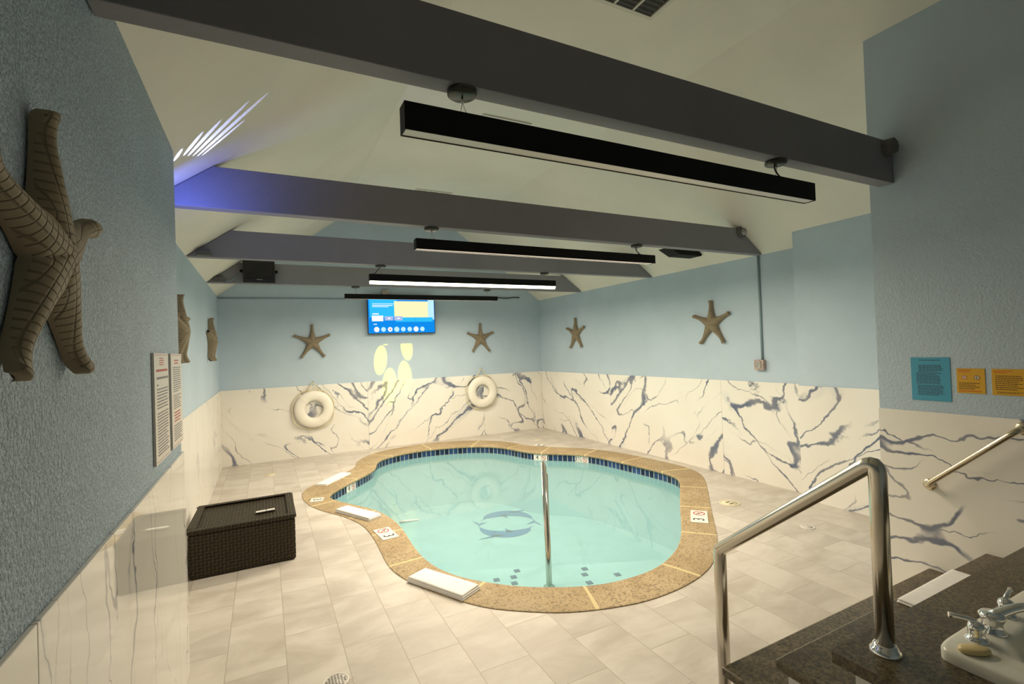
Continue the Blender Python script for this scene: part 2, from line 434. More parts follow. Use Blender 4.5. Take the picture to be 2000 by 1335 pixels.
# matching point on the outer contour for every inner one (monotone, smoothed)
j = []
for i, p in enumerate(IN):
    if i == 0:
        k = min(range(480), key=lambda q: (OC[q] - p).length); j.append(k)
    else:
        k = min(range(j[-1], j[-1] + 12), key=lambda q: (OC[q % 480] - p).length); j.append(k)
scale = 480 / max(1, (j[-1] + 1 - j[0])) if j[-1] - j[0] > 480 else 1
jj = j[:]
for _ in range(25):
    jj = [((jj[i - 1] - (480 if i == 0 else 0)) + 2 * jj[i] + (jj[(i + 1) % NI] + (480 if i == NI - 1 else 0))) / 4 for i in range(NI)]
def oc(s):
    a = int(math.floor(s)); t = s - a
    return OC[a % 480].lerp(OC[(a + 1) % 480], t)
OUT = [oc(s) for s in jj]
arc = [0.0]
for i in range(NI): arc.append(arc[-1] + (IN[(i + 1) % NI] - IN[i]).length)

def fill_loops(loops, z, name, mat, parent=None, uvs=False):
    bm = bmesh.new(); es = []
    for L in loops:
        vs = [bm.verts.new((p[0], p[1], z)) for p in L]
        es += [bm.edges.new((vs[i - 1], vs[i])) for i in range(len(vs))]
    bmesh.ops.triangle_fill(bm, use_beauty=True, use_dissolve=False, edges=es)
    for f in bm.faces:
        f.normal_update()
        if f.normal.z < 0: f.normal_flip()
    me = D.meshes.new(name); bm.to_mesh(me); bm.free(); me.materials.append(mat)
    o = D.objects.new(name, me); COL.objects.link(o)
    if parent is not None: o.parent = parent
    return o

# ------------------------------------------------------------------ setting
structure(fill_loops([[(XL - .02, YF), (XR + .02, YF), (XR + .02, YB + .02), (XL - .02, YB + .02)], [(p.x, p.y) for p in OUT]], 0.0, 'floor', M_floor))
m = MB()
prof = [(XL, ZE), (cxl, ZF), (cxr, ZF), (XR, ZE)]
for a, b in zip(prof, prof[1:]):
    m.quad((a[0], YF, a[1]), (b[0], YF, b[1]), (b[0], YB, b[1]), (a[0], YB, a[1]))
structure(m.build('ceiling', M_ceil, fix=False))
gable = [(XL, 0), (XR, 0), (XR, ZE), (cxr, ZF), (cxl, ZF), (XL, ZE)]
structure(MB().prism(gable, 'y', YB, YB + .1).build('wall_back', M_blue))
structure(MB().prism(gable, 'y', YF - .1, YF).build('wall_front', M_blue))
structure(MB().box(XL - .1, YNL, 0, XL, YB, ZE).build('wall_left', M_blue))
structure(MB().box(XR, YNR, 0, XR + .1, YB, ZE).build('wall_right', M_blue))
def roof(x): return ZE + SL * min(x - XL, XR - x)
structure(MB().prism([(XL, 0), (XNL, 0), (XNL, roof(XNL)), (XL, roof(XL))], 'y', YF, YNL).build('wall_left_front', M_blue_rough))
structure(MB().prism([(XNR, 0), (XR, 0), (XR, roof(XR)), (XNR, roof(XNR))], 'y', YF, YNR).build('wall_right_front', M_blue))
structure(MB().prism([(XM, 0), (XR, 0), (XR, roof(XR)), (XM, roof(XM))], 'y', YNR, 3.215).build('wall_right_middle', M_blue))

tn = [0]
def slab(axis, fixed, a0, a1, th, mat, seed, mirror=1, top=ZM):
    """marble panel on a wall; axis 'x' = face normal along x at x=fixed, thickness th (signed)"""
    tn[0] += 1; m = MB(); L = a1 - a0
    lo, hi = min(fixed, fixed + th), max(fixed, fixed + th)
    if axis == 'x': m.box(lo, a0, 0, hi, a1, top)
    else: m.box(a0, lo, 0, a1, hi, top)
    for k, f in enumerate(m.f):
        uv = []
        for i in f:
            x, y, z = m.v[i]; s = (y if axis == 'x' else x)
            uv.append((mirror * s + seed * 3.37, z + seed * 1.71))
        m.uv[k] = uv
    return structure(m.build('trim_%d' % tn[0], mat, bevel=.002))
slab('y', YB - .014, XL, 1.622, .014, M_marble, 52)
slab('y', YB - .014, 1.624, 3.87, .014, M_marble, 4, -1)
slab('y', YB - .014, 3.872, XR - .014, .014, M_marble, 7)
slab('x', XR - .014, 6.60, YB - .014, .014, M_marble, 11, -1)
slab('x', XR - .014, 4.352, 6.598, .014, M_marble, 17)
slab('x', XR - .014, 3.217, 4.35, .014, M_marble, 19, -1)
slab('x', XM - .014, YNR + .002, 3.217, .014, M_marble, 22)
slab('x', XNR - .02, YF, YNR + .0, .02, M_marble_right, 26)
slab('x', XNL, YF, 1.28, .012, M_marble_near, 31)
slab('x', XNL, 1.282, YNL + .012, .012, M_marble_near, 35, -1)
slab('x', XL, YNL + .002, 6.0, .014, M_marble_faint, 41)
slab('x', XL, 6.002, YB - .016, .014, M_marble_faint, 45, -1)

# ------------------------------------------------------------------ ceiling beams
BW = .09
def beam(y0, x0, x1, label, cutl=True, cutr=True, z0=ZE - .002, h=.276):
    g = .004
    pts = [(x0 + g, z0), (x1 - g, z0), (x1 - g - (h / SL if cutr else 0), z0 + h), (x0 + g + (h / SL if cutl else 0), z0 + h)]
    o = MB().prism(pts, 'y', y0, y0 + BW).build('ceiling_beam', M_beam, bevel=.004)
    return tag(o, label, 'beam', 'grey ceiling tie beams')
BY = [1.70, 3.70, 5.505, 7.33]
beam(BY[0], XNL, XNR, 'dark grey ceiling beam nearest the camera, running to the wall above the notices', False, False, z0=2.712)
beam(BY[1], XL, XR, 'second grey beam from the camera, washed blue at its left end')
beam(BY[2], XL, XR, 'third grey ceiling beam, right behind the second hanging lamp')
beam(BY[3], XL, XR, 'farthest grey ceiling beam, carrying the black floodlight')

# ------------------------------------------------------------------ linear pendant lamps
def lamp(yc, x0, x1, zb, zt, lit, can, label, zbeam, recess=.007, drop=0.0):
    w = .034
    t = empty('pendant_lamp', (x0, yc, zb), label, 'hanging lamp', 'black linear lamps under the beams')
    T = Matrix.Translation((-x0, -yc, -zb))
    if lit and not drop: M_dif = M_dim
    else: M_dif = M_lit if lit else M_off
    def L(m): m.v = [tuple(T @ Vector(v)) for v in m.v]; return m
    h = MB(); e = .004
    h.box(x0, yc - w, zt - e, x1, yc + w, zt)
    h.box(x0, yc - w, zb, x1, yc - w + e, zt - e); h.box(x0, yc + w - e, zb, x1, yc + w, zt - e)
    h.box(x0, yc - w + e, zb, x0 + e, yc + w - e, zt - e); h.box(x1 - e, yc - w + e, zb, x1, yc + w - e, zt - e)
    L(h).build('lamp_housing', M_black, t, fix=False)
    d = MB()
    if drop:
        n = 10; P = [(yc + (w - e - .001) * math.cos(PI * k / n), zb + recess - (drop + recess) * math.sin(PI * k / n)) for k in range(n + 1)]
        d.prism(P, 'x', x0 + e + .001, x1 - e - .001)
    else:
        d.box(x0 + e + .001, yc - w + e + .001, zb + recess, x1 - e - .001, yc + w - e - .001, zb + recess + .006)
    L(d).build('diffuser', M_dif, t, label='glowing warm white strip' if lit else 'pale unlit strip')
    for k, cx in enumerate(can):
        c = MB(); c.lathe((cx, yc, zbeam - .001), [(0, -.022), (.05, -.022), (.058, -.016), (.058, 0), (0, 0)], n=32)
        cn = L(c).build('canopy', M_darkmetal, t)
        q = MB()
        q.cyl((cx, yc, zbeam - .02), (cx, yc, zbeam - .045), .004, n=10)
        q.tube([(cx, yc, zbeam - .045), (cx - .012, yc, zt)], .0012, n=6); q.tube([(cx, yc, zbeam - .045), (cx + .016, yc, zt + .012)], .0012, n=6)
        q.cyl((cx + .016, yc, zt - .001), (cx + .016, yc, zt + .014), .005, n=10)
        L(q).build('hanging_wire', M_brass, t)
        if (k == 1 and yc < 5) or (k == 0 and 5 < yc < 6):
            p = MB(); s = 1 if k else -1
            P = [(cx - .012, yc, zbeam - .02)] + [(cx - .012 + s * .07 * (i / 8) ** 2 - .01 * math.sin(PI * i / 8), yc, zbeam - .02 - (zbeam - .02 - zt) * (i / 8)) for i in range(1, 9)]
            L(p.tube(P, .0045, n=8)).build('power_cord', M_cable, t)
    if lit:
        A = D.lights.new('lamp_beam', 'AREA'); A.shape = 'RECTANGLE'; A.size = x1 - x0 - .02; A.size_y = .05; A.energy = LAMP_W * (.78 if yc > 7 else 1.0); A.color = WARM; A.spread = math.radians(178)
        a = D.objects.new('lamp_beam', A); COL.objects.link(a); a.location = ((x0 + x1) / 2, yc, zb - drop - .004 if drop else zb + recess - .003)
    return t
lamp(BY[0] + .05, .475, 2.93, 2.508, 2.612, False, (.715, 2.625), 'large unlit black linear lamp nearest the camera, pale strip underneath', 2.712, recess=.003)
lamp(BY[1] + .045, 1.085, 3.57, 2.510, 2.594, True, (1.225, 3.36), 'second black linear lamp from the camera, below the blue tinted beam', ZE - .002)
lamp(BY[2] + .045, 1.07, 3.515, 2.512, 2.590, True, (1.20, 3.36), 'brightly glowing linear lamp, third from the camera', ZE - .002, recess=.004, drop=.034)
lamp(BY[3] + .045, 1.064, 3.513, 2.510, 2.580, True, (1.22, 3.337), 'farthest black linear lamp, crossing the top edge of the television', ZE - .002)

# ------------------------------------------------------------------ pool
pool = empty('swimming_pool', (2.6, 5.3, 0), 'small curved indoor pool of turquoise water with tan stone edge', 'pool')
PT = Vector((2.6, 5.3, 0))
def PL(m): m.v = [tuple(Vector(v) - PT) for v in m.v]; return m
ZC, ZW, ZP = .008, -.122, -1.0
lip = offset(IN, OUTS * .035)     # wall face behind the overhanging coping nose
top_in = offset(IN, OUTS * .014)
m = MB()
rings = [(OUT, -.02), (OUT, ZC - .002), ([o.lerp(i, .03) for o, i in zip(OUT, top_in)], ZC), (top_in, ZC), (offset(IN, OUTS * .003), ZC - .007), (IN, ZC - .02), (offset(IN, OUTS * .004), ZC - .036), (lip, ZC - .042)]
for (A, za), (B, zb) in zip(rings, rings[1:]):
    vs = [(p.x, p.y, za) for p in A] + [(p.x, p.y, zb) for p in B]
    fs = [(i, (i + 1) % NI, NI + (i + 1) % NI, NI + i) for i in range(NI)]
    uv = [[(arc[i], 0), (arc[i + 1], 0), (arc[i + 1], 1), (arc[i], 1)] for i in range(NI)]
    m.add(vs, fs, uv, 0, za < ZC - .003)
PL(m).build('stone_coping', M_coping, pool)
def wall_strip(P, z0, z1, vo=0.0):
    m = MB(); vs = [(p.x, p.y, z0) for p in P] + [(p.x, p.y, z1) for p in P]
    fs = [(i, (i + 1) % NI, NI + (i + 1) % NI, NI + i) for i in range(NI)]
    uv = [[(arc[i], z0 - vo), (arc[i + 1], z0 - vo), (arc[i + 1], z1 - vo), (arc[i], z1 - vo)] for i in range(NI)]
    return m.add(vs, fs, uv, 0, True)
PL(wall_strip(lip, ZW - .012, ZC - .042, ZC - .142)).build('waterline_tiles', M_band, pool)
m = wall_strip(lip, ZP, ZW - .012)
bs = PL(m)
basin = bs.build('pool_basin', M_plaster, pool)
fl = fill_loops([[(p.x - PT.x, p.y - PT.y) for p in lip]], ZP, 'basin_floor', M_plaster, pool)
wt = fill_loops([[(p.x - PT.x, p.y - PT.y) for p in lip]], ZW, 'water', M_water, pool); wt['label'] = 'still turquoise water'
# underwater steps at the near edge
from mathutils.geometry import intersect_line_line_2d
def half_clip(poly, nrm, c):
    out = []; n = len(poly)
    for i in range(n):
        a, b = poly[i - 1], poly[i]; da, db = a.dot(nrm) - c, b.dot(nrm) - c
        if (da <= 0) != (db <= 0): out.append(a.lerp(b, da / (da - db)))
        if db <= 0: out.append(b)
    return out
vd = Vector((.42, .907)); c0 = Vector((1.95, 2.9))
for k, (dist, z) in enumerate(((1.0, -.30), (1.32, -.56))):
    poly = half_clip([Vector((p.x, p.y)) for p in lip], vd, c0.dot(vd) + dist)
    poly = half_clip(poly, Vector((-.25, -1)), 1e9) if False else poly
    m = MB().prism([(p.x, p.y) for p in poly], 'z', ZP, z)
    PL(m).build('pool_step', M_plaster, pool)
def diamond(x, y, z, s, rot=.6):
    m = MB(); pts = [(x + s * math.cos(rot + PI / 2 * k), y + s * math.sin(rot + PI / 2 * k)) for k in range(4)]
    return m.prism(pts, 'z', z + .0005, z + .006)
for (x, y) in ((1.74, 3.86), (1.89, 3.83), (1.97, 3.92), (1.845, 3.725), (2.443, 3.545), (2.506, 3.633), (2.39, 3.404), (2.684, 3.397)):
    PL(diamond(x, y, -.30, .036)).build('step_marker_tile', M_navy, pool)
# dolphin mosaic on the basin floor
def dolphin(cx, cy, R, a0, a1, flip):
    n = 22; L = []; Rr = []
    for k in range(n + 1):
        s = k / n; a = a0 + (a1 - a0) * s
        th = R * (.72 * math.sin(PI * min(1, s * 1.12 + .03)) ** .8 * (1 - .55 * s) + .015)
        if s > .93: th = R * .03
        L.append((cx + (R + th * .55) * math.cos(a), cy + (R + th * .55) * math.sin(a)))
        Rr.append((cx + (R - th * .45) * math.cos(a), cy + (R - th * .45) * math.sin(a)))
    m = MB(); z = ZP + .006
    vs = [(p[0], p[1], z) for p in L] + [(p[0], p[1], z) for p in Rr]
    m.add(vs, [(i, i + 1, n + 2 + i, n + 1 + i) for i in range(n)])
    def P(r, a): return (cx + r * math.cos(a), cy + r * math.sin(a), z)
    da = (a1 - a0)
    am = a0 + da * .45
    m.add([P(R * 1.10, am - da * .08), P(R * 1.14, am + da * .06), P(R * 1.75, am + da * .16)], [(0, 1, 2)])
    ap = a0 + da * .30
    m.add([P(R * .90, ap - da * .05), P(R * .90, ap + da * .07), P(R * .50, ap + da * .12)], [(0, 1, 2)])
    at = a1
    m.add([P(R, at - da * .05), P(R * 1.34, at + da * .13), P(R * 1.02, at + da * .04)], [(0, 1, 2)])
    m.add([P(R, at - da * .05), P(R * .72, at + da * .13), P(R * .98, at + da * .04)], [(0, 1, 2)])
    m.add([P(R * .95, a0 + da * .02), P(R * 1.02, a0 + da * .02), P(R * .985, a0 - da * .13)], [(0, 1, 2)])
    return m
PL(dolphin(3.27, 6.80, 0.43, PI * 1.64, PI * .86, 1)).build('dolphin_mosaic', M_dolphin, pool)
PL(dolphin(3.27, 6.80, 0.43, PI * .66, -PI * .14, 1)).build('dolphin_mosaic', M_dolphin, pool)

# depth markers
def marker(name, org, right, up, w, h, cells, parent, th=.006):
    """flat tile; cells: list of (u centre, kind); kind is a string or 'nodive'"""
    R = Vector(right).normalized(); U = Vector(up).normalized(); N = R.cross(U); O = Vector(org)
    def W(x, y, z): return O + R * x + U * y + N * z
    m = MB()
    v = [W(x, y, z) for z in (0, th) for x, y in ((-w / 2, -h / 2), (w / 2, -h / 2), (w / 2, h / 2), (-w / 2, h / 2))]
    m.add(v, [(3, 2, 1, 0), (4, 5, 6, 7), (0, 1, 5, 4), (1, 2, 6, 5), (2, 3, 7, 6), (3, 0, 4, 7)], None, 0)
    for u, kind in cells:
        z = th + .0012
        if kind == 'nodive':
            r = h * .36; n = 28
            vs = [W(u + q * math.cos(2 * PI * k / n), q * math.sin(2 * PI * k / n), z) for q in (r, r * .8) for k in range(n)]
            m.add(vs, [(k, (k + 1) % n, n + (k + 1) % n, n + k) for k in range(n)], None, 2)
            a = PI * .75; d = Vector((math.cos(a), math.sin(a))) * r * .85; e = Vector((-d.y, d.x)).normalized() * r * .1
            m.add([W(u + p.x, p.y, z + .0003) for p in (d + e, d - e, -d - e, -d + e)], [(0, 1, 2, 3)], None, 2)
            b = MB()
            m.add([W(u + x, y, z) for x, y in ((-.35 * r, -.12 * r), (.4 * r, .12 * r), (.4 * r, .28 * r), (-.35 * r, .06 * r))], [(0, 1, 2, 3)], None, 1)
            continue
        vs, fs = text_faces(kind, h * .95)
        m.add([W(u + x, y, z) for x, y, _ in vs], fs, None, 1)
    return PL(m).build(name, [M_markwhite, M_ink, M_inkred], parent, fix=False)
marker('depth_marker', (.97, 4.635, ZC), (.1, -1, 0), (1, .1, 0), .30, .15, [(.075, '3'), (-.075, 'nodive')], pool)
marker('depth_marker', (3.70, 3.40, ZC), (.73, .683, 0), (-.683, .73, 0), .34, .155, [(-.085, '3'), (.085, 'nodive')], pool)
marker('depth_marker', (.505, 6.155, ZC), (-.25, -1, 0), (1, -.25, 0), .15, .14, [(0, '3')], pool)
marker('depth_marker', (4.20, 7.32, ZC), (-.75, .66, 0), (-.66, -.75, 0), .15, .14, [(0, '4')], pool)
def band_marker(x, y, cells, w=.23):
    i = min(range(NI), key=lambda k: (lip[k] - Vector((x, y))).length)
    t = (lip[(i + 2) % NI] - lip[i - 2]).normalized(); nr = Vector((-t.y, t.x)) * (-OUTS)
    right = Vector((t.x, t.y, 0)) * 1; up = Vector((0, 0, 1))
    if right.cross(up).dot(Vector((nr.x, nr.y, 0))) < 0: right = -right
    p = lip[i] + nr * .006
    marker('waterline_depth_marker', (p.x, p.y, -.083), right, up, w, .105, cells, pool, .005)
band_marker(3.90, 6.84, [(-.055, '4'), (.055, 'nodive')])
band_marker(4.38, 6.32, [(-.055, '3½'), (.055, 'nodive')])
band_marker(1.03, 6.80, [(-.055, '4'), (.055, 'nodive')])

# pool handrail
t = empty('pool_handrail', (1.90, 3.25, -.30), 'stainless steel pool handrail rising from the underwater step', 'handrail')
p0 = Vector((1.905, 3.245)); p1 = Vector((2.06, 3.53)); O3 = Vector((1.90, 3.25, -.30))
def LT(m, o): m.v = [tuple(Vector(v) - Vector(o)) for v in m.v]; return m
zf = -.30
LT(MB().tube([(p0.x, p0.y, zf), (p0.x, p0.y, .205), (p1.x, p1.y, .685), (p1.x + .012, p1.y, .655 - .02), (p1.x + .012, p1.y, zf)], .0225, n=20), O3).build('rail_tube', M_steel, t)
LT(MB().lathe((p0.x, p0.y, zf), [(.0, .014), (.026, .014), (.045, .006), (.048, 0)]), O3).build('flange', M_steel, t)
LT(MB().lathe((p1.x + .012, p1.y, zf), [(.0, .014), (.026, .014), (.045, .006), (.048, 0)]), O3).build('flange', M_steel, t)
# floating pole
o = MB().tube([(1.24, 5.215, ZW + .012), (1.335, 5.206, ZW + .010), (1.445, 5.192, ZW + .004)], [.011, .011, .006], n=10).build('floating_pole', M_markwhite)
tag(o, 'short thin white pole floating at the left pool edge', 'pole')

# ------------------------------------------------------------------ starfish
def star_mesh(R, H, rots, seed=0):
    """five armed star in local x (right), y (up), z (off the wall)"""
    m = MB(); NS, NU = 30, 12; rv = R * .31
    rnd = random.Random(seed)
    for k in range(5):
        ax = math.radians(rots[k][0]); RL = R * rots[k][1]
        axl = math.radians(rots[k][0] + (((rots[(k + 1) % 5][0] - rots[k][0]) % 360) / 2)); axr = math.radians(rots[k][0] - (((rots[k][0] - rots[k - 1][0]) % 360) / 2))
        A = Vector((math.cos(ax), math.sin(ax))); Lp = Vector((math.cos(axl), math.sin(axl))); Rp = Vector((math.cos(axr), math.sin(axr)))
        Pn = Vector((-A.y, A.x)); grid = []; uvg = []
        wl0 = Lp.dot(Pn) * rv; wr0 = -Rp.dot(Pn) * rv; s0l = Lp.dot(A) * rv; s0r = Rp.dot(A) * rv
        def edge(s, side):
            V, s0, w0 = (Lp, s0l, wl0) if side > 0 else (Rp, s0r, wr0)
            if s <= .3: return V * (rv * s / .3), 0
            q = (s - .3) / .7
            a = s0 + (RL - s0) * q
            wt = R * (.066 + .026 * max(0, (q - .78) / .22) ** 2); w = wt + (w0 - wt) * (1 - q) ** 2.1
            if q > .94: w *= math.sqrt(max(.0, 1 - ((q - .94) / .075) ** 2)) if q < 1 else .55
            return A * a + Pn * (side * w), q
        for i in range(NS + 1):
            s = i / NS
            el, q = edge(s, 1); er, _ = edge(s, -1); row = []; ur = []
            mid = A * ((el.dot(A) + er.dot(A)) / 2)
            sd = min(1, mid.length / R)
            hax = H * (1 - .60 * sd ** 1.1) + H * .30 * max(0, (sd - .70) / .30) ** 2
            for jn in range(NU + 1):
                u = jn / NU * 2 - 1
                p = er.lerp(el, (u + 1) / 2)
                base = H * .14 + H * .42 * max(0, (sd - .70) / .30) ** 2
                if s <= .3:
                    e = H * .98 * (1 - (s / .3)) + (base + .0) * (s / .3)
                    e = H * (1 - .62 * (s / .3) ** 1.6)
                else: e = base * 1.0 + (H * .38 - base) * max(0, 1 - (s - .3) / .25) ** 1.5
                z = e + (max(hax, e) - e) * max(0, 1 - u * u) ** .62
                row.append((p.x, p.y, z)); ur.append((mid.length + k * 1.3, u * max(.0, (el - er).length / 2)))
            grid.append(row); uvg.append(ur)
        vs = [p for r in grid for p in r]; uf = [p for r in uvg for p in r]
        fs = [(i * (NU + 1) + j, i * (NU + 1) + j + 1, (i + 1) * (NU + 1) + j + 1, (i + 1) * (NU + 1) + j) for i in range(NS) for j in range(NU)]
        m.add(vs, fs, [[uf[q] for q in f] for f in fs], 0, True)
        # sides down to the wall
        for side in (0, NU):
            es = [r[side] for r in grid if True]
            i0 = int(NS * .3)
            es = es[i0:]
            n = len(es)
            vs = es + [(p[0], p[1], max(0.0, p[2] - H * .34)) for p in es]
            fs = [(i, i + 1, n + i + 1, n + i) for i in range(n - 1)]
            m.add(vs, fs, [[(.01, .01)] * 4 for _ in fs], 0, True)
        es = grid[-1]; n = len(es)
        vs = es + [(p[0], p[1], max(0.0, p[2] - H * .34)) for p in es]
        fs = [(i, i + 1, n + i + 1, n + i) for i in range(n - 1)]
        m.add(vs, fs, [[(.01, .01)] * 4 for _ in fs], 0, True)
    # back
    return m
SR = [(90, .98), (158, 1.0), (235, 1.03), (306, 1.03), (23, 1.0)]
star_master = {}
def star(loc, normal, R, label, H=.085, rots=SR, roll=0, gap=.004):
    key = (R, H, tuple(rots))
    N = Vector(normal); Up = Vector((0, 0, 1)); X = Up.cross(N)
    M = Matrix((X, Up, N)).transposed().to_4x4()
    if key in star_master:
        o = star_master[key].copy(); COL.objects.link(o)
    else:
        o = star_mesh(R, H, rots).build('hanging_starfish', M_star); star_master[key] = o
    o.matrix_world = Matrix.Translation(Vector(loc) + N * gap) @ M @ Matrix.Rotation(roll, 4, 'Z')
    return tag(o, label, 'starfish', 'woven starfish wall ornaments')
star((.735, YB, 1.93), (0, -1, 0), .305, 'brown starfish ornament on the back wall, left of the television')
star((3.84, YB, 1.92), (0, -1, 0), .305, 'brown starfish ornament on the back wall, right of the television')
star((XR, 7.545, 1.93), (-1, 0, 0), .305, 'brown starfish ornament on the right wall near the far corner')
star((XR, 4.445, 1.93), (-1, 0, 0), .305, 'brown starfish ornament on the right wall beside the conduit')
star((XL, 4.76, 1.94), (1, 0, 0), .305, 'starfish ornament on the left wall, half hidden behind the corner', H=.105)
star((XL, 7.42, 1.94), (1, 0, 0), .305, 'starfish ornament seen edge-on on the left wall by the back corner', H=.105)
star((XNL, 1.335, 1.935), (1, 0, 0), .30, 'big close woven starfish ornament on the rough wall at left', H=.068)

# ------------------------------------------------------------------ ring buoys
def ring(x, z, label):
    y = YB - .014
    t = empty('hanging_ring_buoy', (x, y, z), label, 'life ring', 'white ring buoys on the back wall')
    m = MB(); R, r = .226, .084; n, k = 56, 20
    vs = []; 
    for i in range(n):
        a = 2 * PI * i / n
        for q in range(k):
            b = 2 * PI * q / k
            rr = R + r * math.cos(b); vs.append((rr * math.cos(a), -.056 - .046 * math.sin(b), rr * math.sin(a)))
    m.add(vs, [(i * k + q, ((i + 1) % n) * k + q, ((i + 1) % n) * k + (q + 1) % k, i * k + (q + 1) % k) for i in range(n) for q in range(k)], None, 0, True)
    m.build('foam_ring', M_ring, t)
    rp = MB(); P = []
    for i in range(96):
        a = 2 * PI * i / 96; rr = .325 + .022 * abs(math.sin(2 * a)) + .006 * math.sin(7 * a); P.append((rr * math.cos(a) - .012, -.035 + .012 * math.sin(3 * a), rr * math.sin(a) - .012))
    rp.tube(P, .008, n=8, closed=True)
    rp.tube([(-.12, -.05, .29), (-.02, -.04, .44), (0, -.03, .455), (.02, -.045, .42), (.09, -.055, .30), (.14, -.06, .28)], .008, n=8)
    rp.build('rope', M_rope, t)
    for a in (.9, 2.3, 3.9, 5.4):
        b = MB(); n = 20; V = Vector((math.cos(a), 0, math.sin(a)))
        pts = []
        for q in range(n):
            c = 2 * PI * q / n; rr = R + (r + .003) * math.cos(c); pts.append((rr * V.x, -.056 - .049 * math.sin(c), rr * V.z))
        T = Vector((-V.z, 0, V.x)) * .028
        vs = [tuple(Vector(p) + T) for p in pts] + [tuple(Vector(p) - T) for p in pts]
        b.add(vs, [(q, (q + 1) % n, n + (q + 1) % n, n + q) for q in range(n)], None, 0, True)
        b.build('band', M_ring, t)
    MB().tube([(0, .0, .46), (0, -.05, .46), (0, -.058, .475)], .005, n=8).build('wall_hook', M_galv, t)
    return t
ring(.725, .80, 'white ring buoy with yellowed rope on the back wall, left one')
ring(3.82, .865, 'white ring buoy on the back wall near the right corner')

# ------------------------------------------------------------------ television
t = empty('mounted_television', (2.265, YB, 2.04), 'flat television on the back wall showing a bright blue menu', 'television')
x0, x1, z0, z1 = -.62, .62, 0, .70
MB().box(x0, -.105, z0, x1, -.065, z1).build('television_case', M_blackplastic, t, bevel=.004)
MB().box(-.2, -.065, .2, .2, -.001, .5).build('wall_bracket', M_black, t)
m = MB(); yy = [-.1062]
def scr(u0, v0, u1, v1, mi):
    yy[0] -= .0002
    a, b = x0 + .012 + u0 * 1.216, x0 + .012 + u1 * 1.216; c, d = z0 + .016 + v0 * .672, z0 + .016 + v1 * .672
    m.quad((a, yy[0], c), (b, yy[0], c), (b, yy[0], d), (a, yy[0], d), None, mi)
def dot(u, v, r, mi):
    yy[0] -= .0002; n = 24
    m.add([(x0 + .012 + u * 1.216 + r * math.cos(2 * PI * k / n), yy[0], z0 + .016 + v * .672 + r * math.sin(2 * PI * k / n)) for k in range(n)], [tuple(range(n))], None, mi)
scr(0, 0, 1, 1, 0); scr(.02, .42, .42, .98, 1); scr(.38, .40, .90, .86, 4 - 1); scr(.90, .36, .995, .97, 5); scr(.40, .30, .97, .42, 1)
scr(.06, .90, .30, .93, 2); scr(.06, .78, .40, .80, 5); scr(.06, .735, .36, .755, 2); scr(.06, .70, .30, .715, 2)
scr(.06, .50, .15, .53, 2); scr(.05, .32, .215, .47, 2); scr(.235, .34, .36, .45, 4); scr(.375, .34, .50, .45, 4); scr(.28, .38, .32, .41, 2); scr(.42, .38, .46, .41, 2)
scr(.07, .23, .12, .25, 2)
for k in range(8): dot(.115 + .098 * k, .10, .047 if k % 3 == 0 else .042, 2 if k in (0, 2, 6) else 5)
scr(.30, .085, .325, .115, 6)
scr(.62, .9, .625, .97, 0); scr(.69, .31, .695, .38, 0)
m.build('screen', [M_scr, M_scr2, M_scr3, M_scr4, M_scr5, M_scr6, M_scr7], t, fix=False, label='lit blue menu screen')

# ------------------------------------------------------------------ notices
def notice(name, org, normal, w, h, mat, rows, label, group, th=.006, heads=(), inkm=M_ink, syms=(), frame=None, mg=.1):
    """rows: list of (v0, v1, nlines, u0, u1); v measured from the top, 0..1"""
    N = Vector(normal); Up = Vector((0, 0, 1)); X = Up.cross(N)
    t = empty(name, org, label, 'notice', group)
    def W(x, y, z): return X * x + Up * y + N * z
    m = MB()
    v = [W(x, y, z) for z in (0.001, th) for x, y in ((0, -h), (w, -h), (w, 0), (0, 0))]
    m.add(v, [(3, 2, 1, 0), (4, 5, 6, 7), (0, 1, 5, 4), (1, 2, 6, 5), (2, 3, 7, 6), (3, 0, 4, 7)], None, 0)
    m.build('sheet', mat, t)
    z = th + .0006; rnd = random.Random(len(label)); PM = [inkm, M_inkred, M_inkorange, M_paperwht]
    for v0, v1, nl, u0, u1, mi in rows:
        p = MB()
        for k in range(nl):
            a = -h * (v0 + (v1 - v0) * (k + .2) / nl); b = -h * (v0 + (v1 - v0) * (k + .62) / nl)
            x = u0; end = u1 - (rnd.random() * .3 * (u1 - u0) if k % 2 else rnd.random() * .06)
            while x < end - .015:
                l = min(end - x, .035 + rnd.random() * .07)
                p.add([W(x * w, b, z), W((x + l) * w, b, z), W((x + l) * w, a, z), W(x * w, a, z)], [(0, 1, 2, 3)], None, mi); x += l + .014
        p.build('heading' if mi in (1, 2) else 'text_block', PM, t, fix=False)
    for u, vv, r, mi, mj in syms:
        n = 20; p = MB()
        p.add([W(u * w + r * math.cos(2 * PI * k / n), -vv * h + r * math.sin(2 * PI * k / n), z) for k in range(n)], [tuple(range(n))], None, 3)
        p.add([W(u * w + q * math.cos(2 * PI * k / n), -vv * h + q * math.sin(2 * PI * k / n), z + .0003) for q in (r, r * .8) for k in range(n)], [(k, (k + 1) % n, n + (k + 1) % n, n + k) for k in range(n)], None, mi)
        p.add([W(u * w + x * r, -vv * h + y * r, z + .0004) for x, y in ((-.15, -.6), (.15, -.6), (.15, .6), (-.15, .6))], [(0, 1, 2, 3)], None, mj)
        p.build('symbol', PM, t, fix=False)
    return t
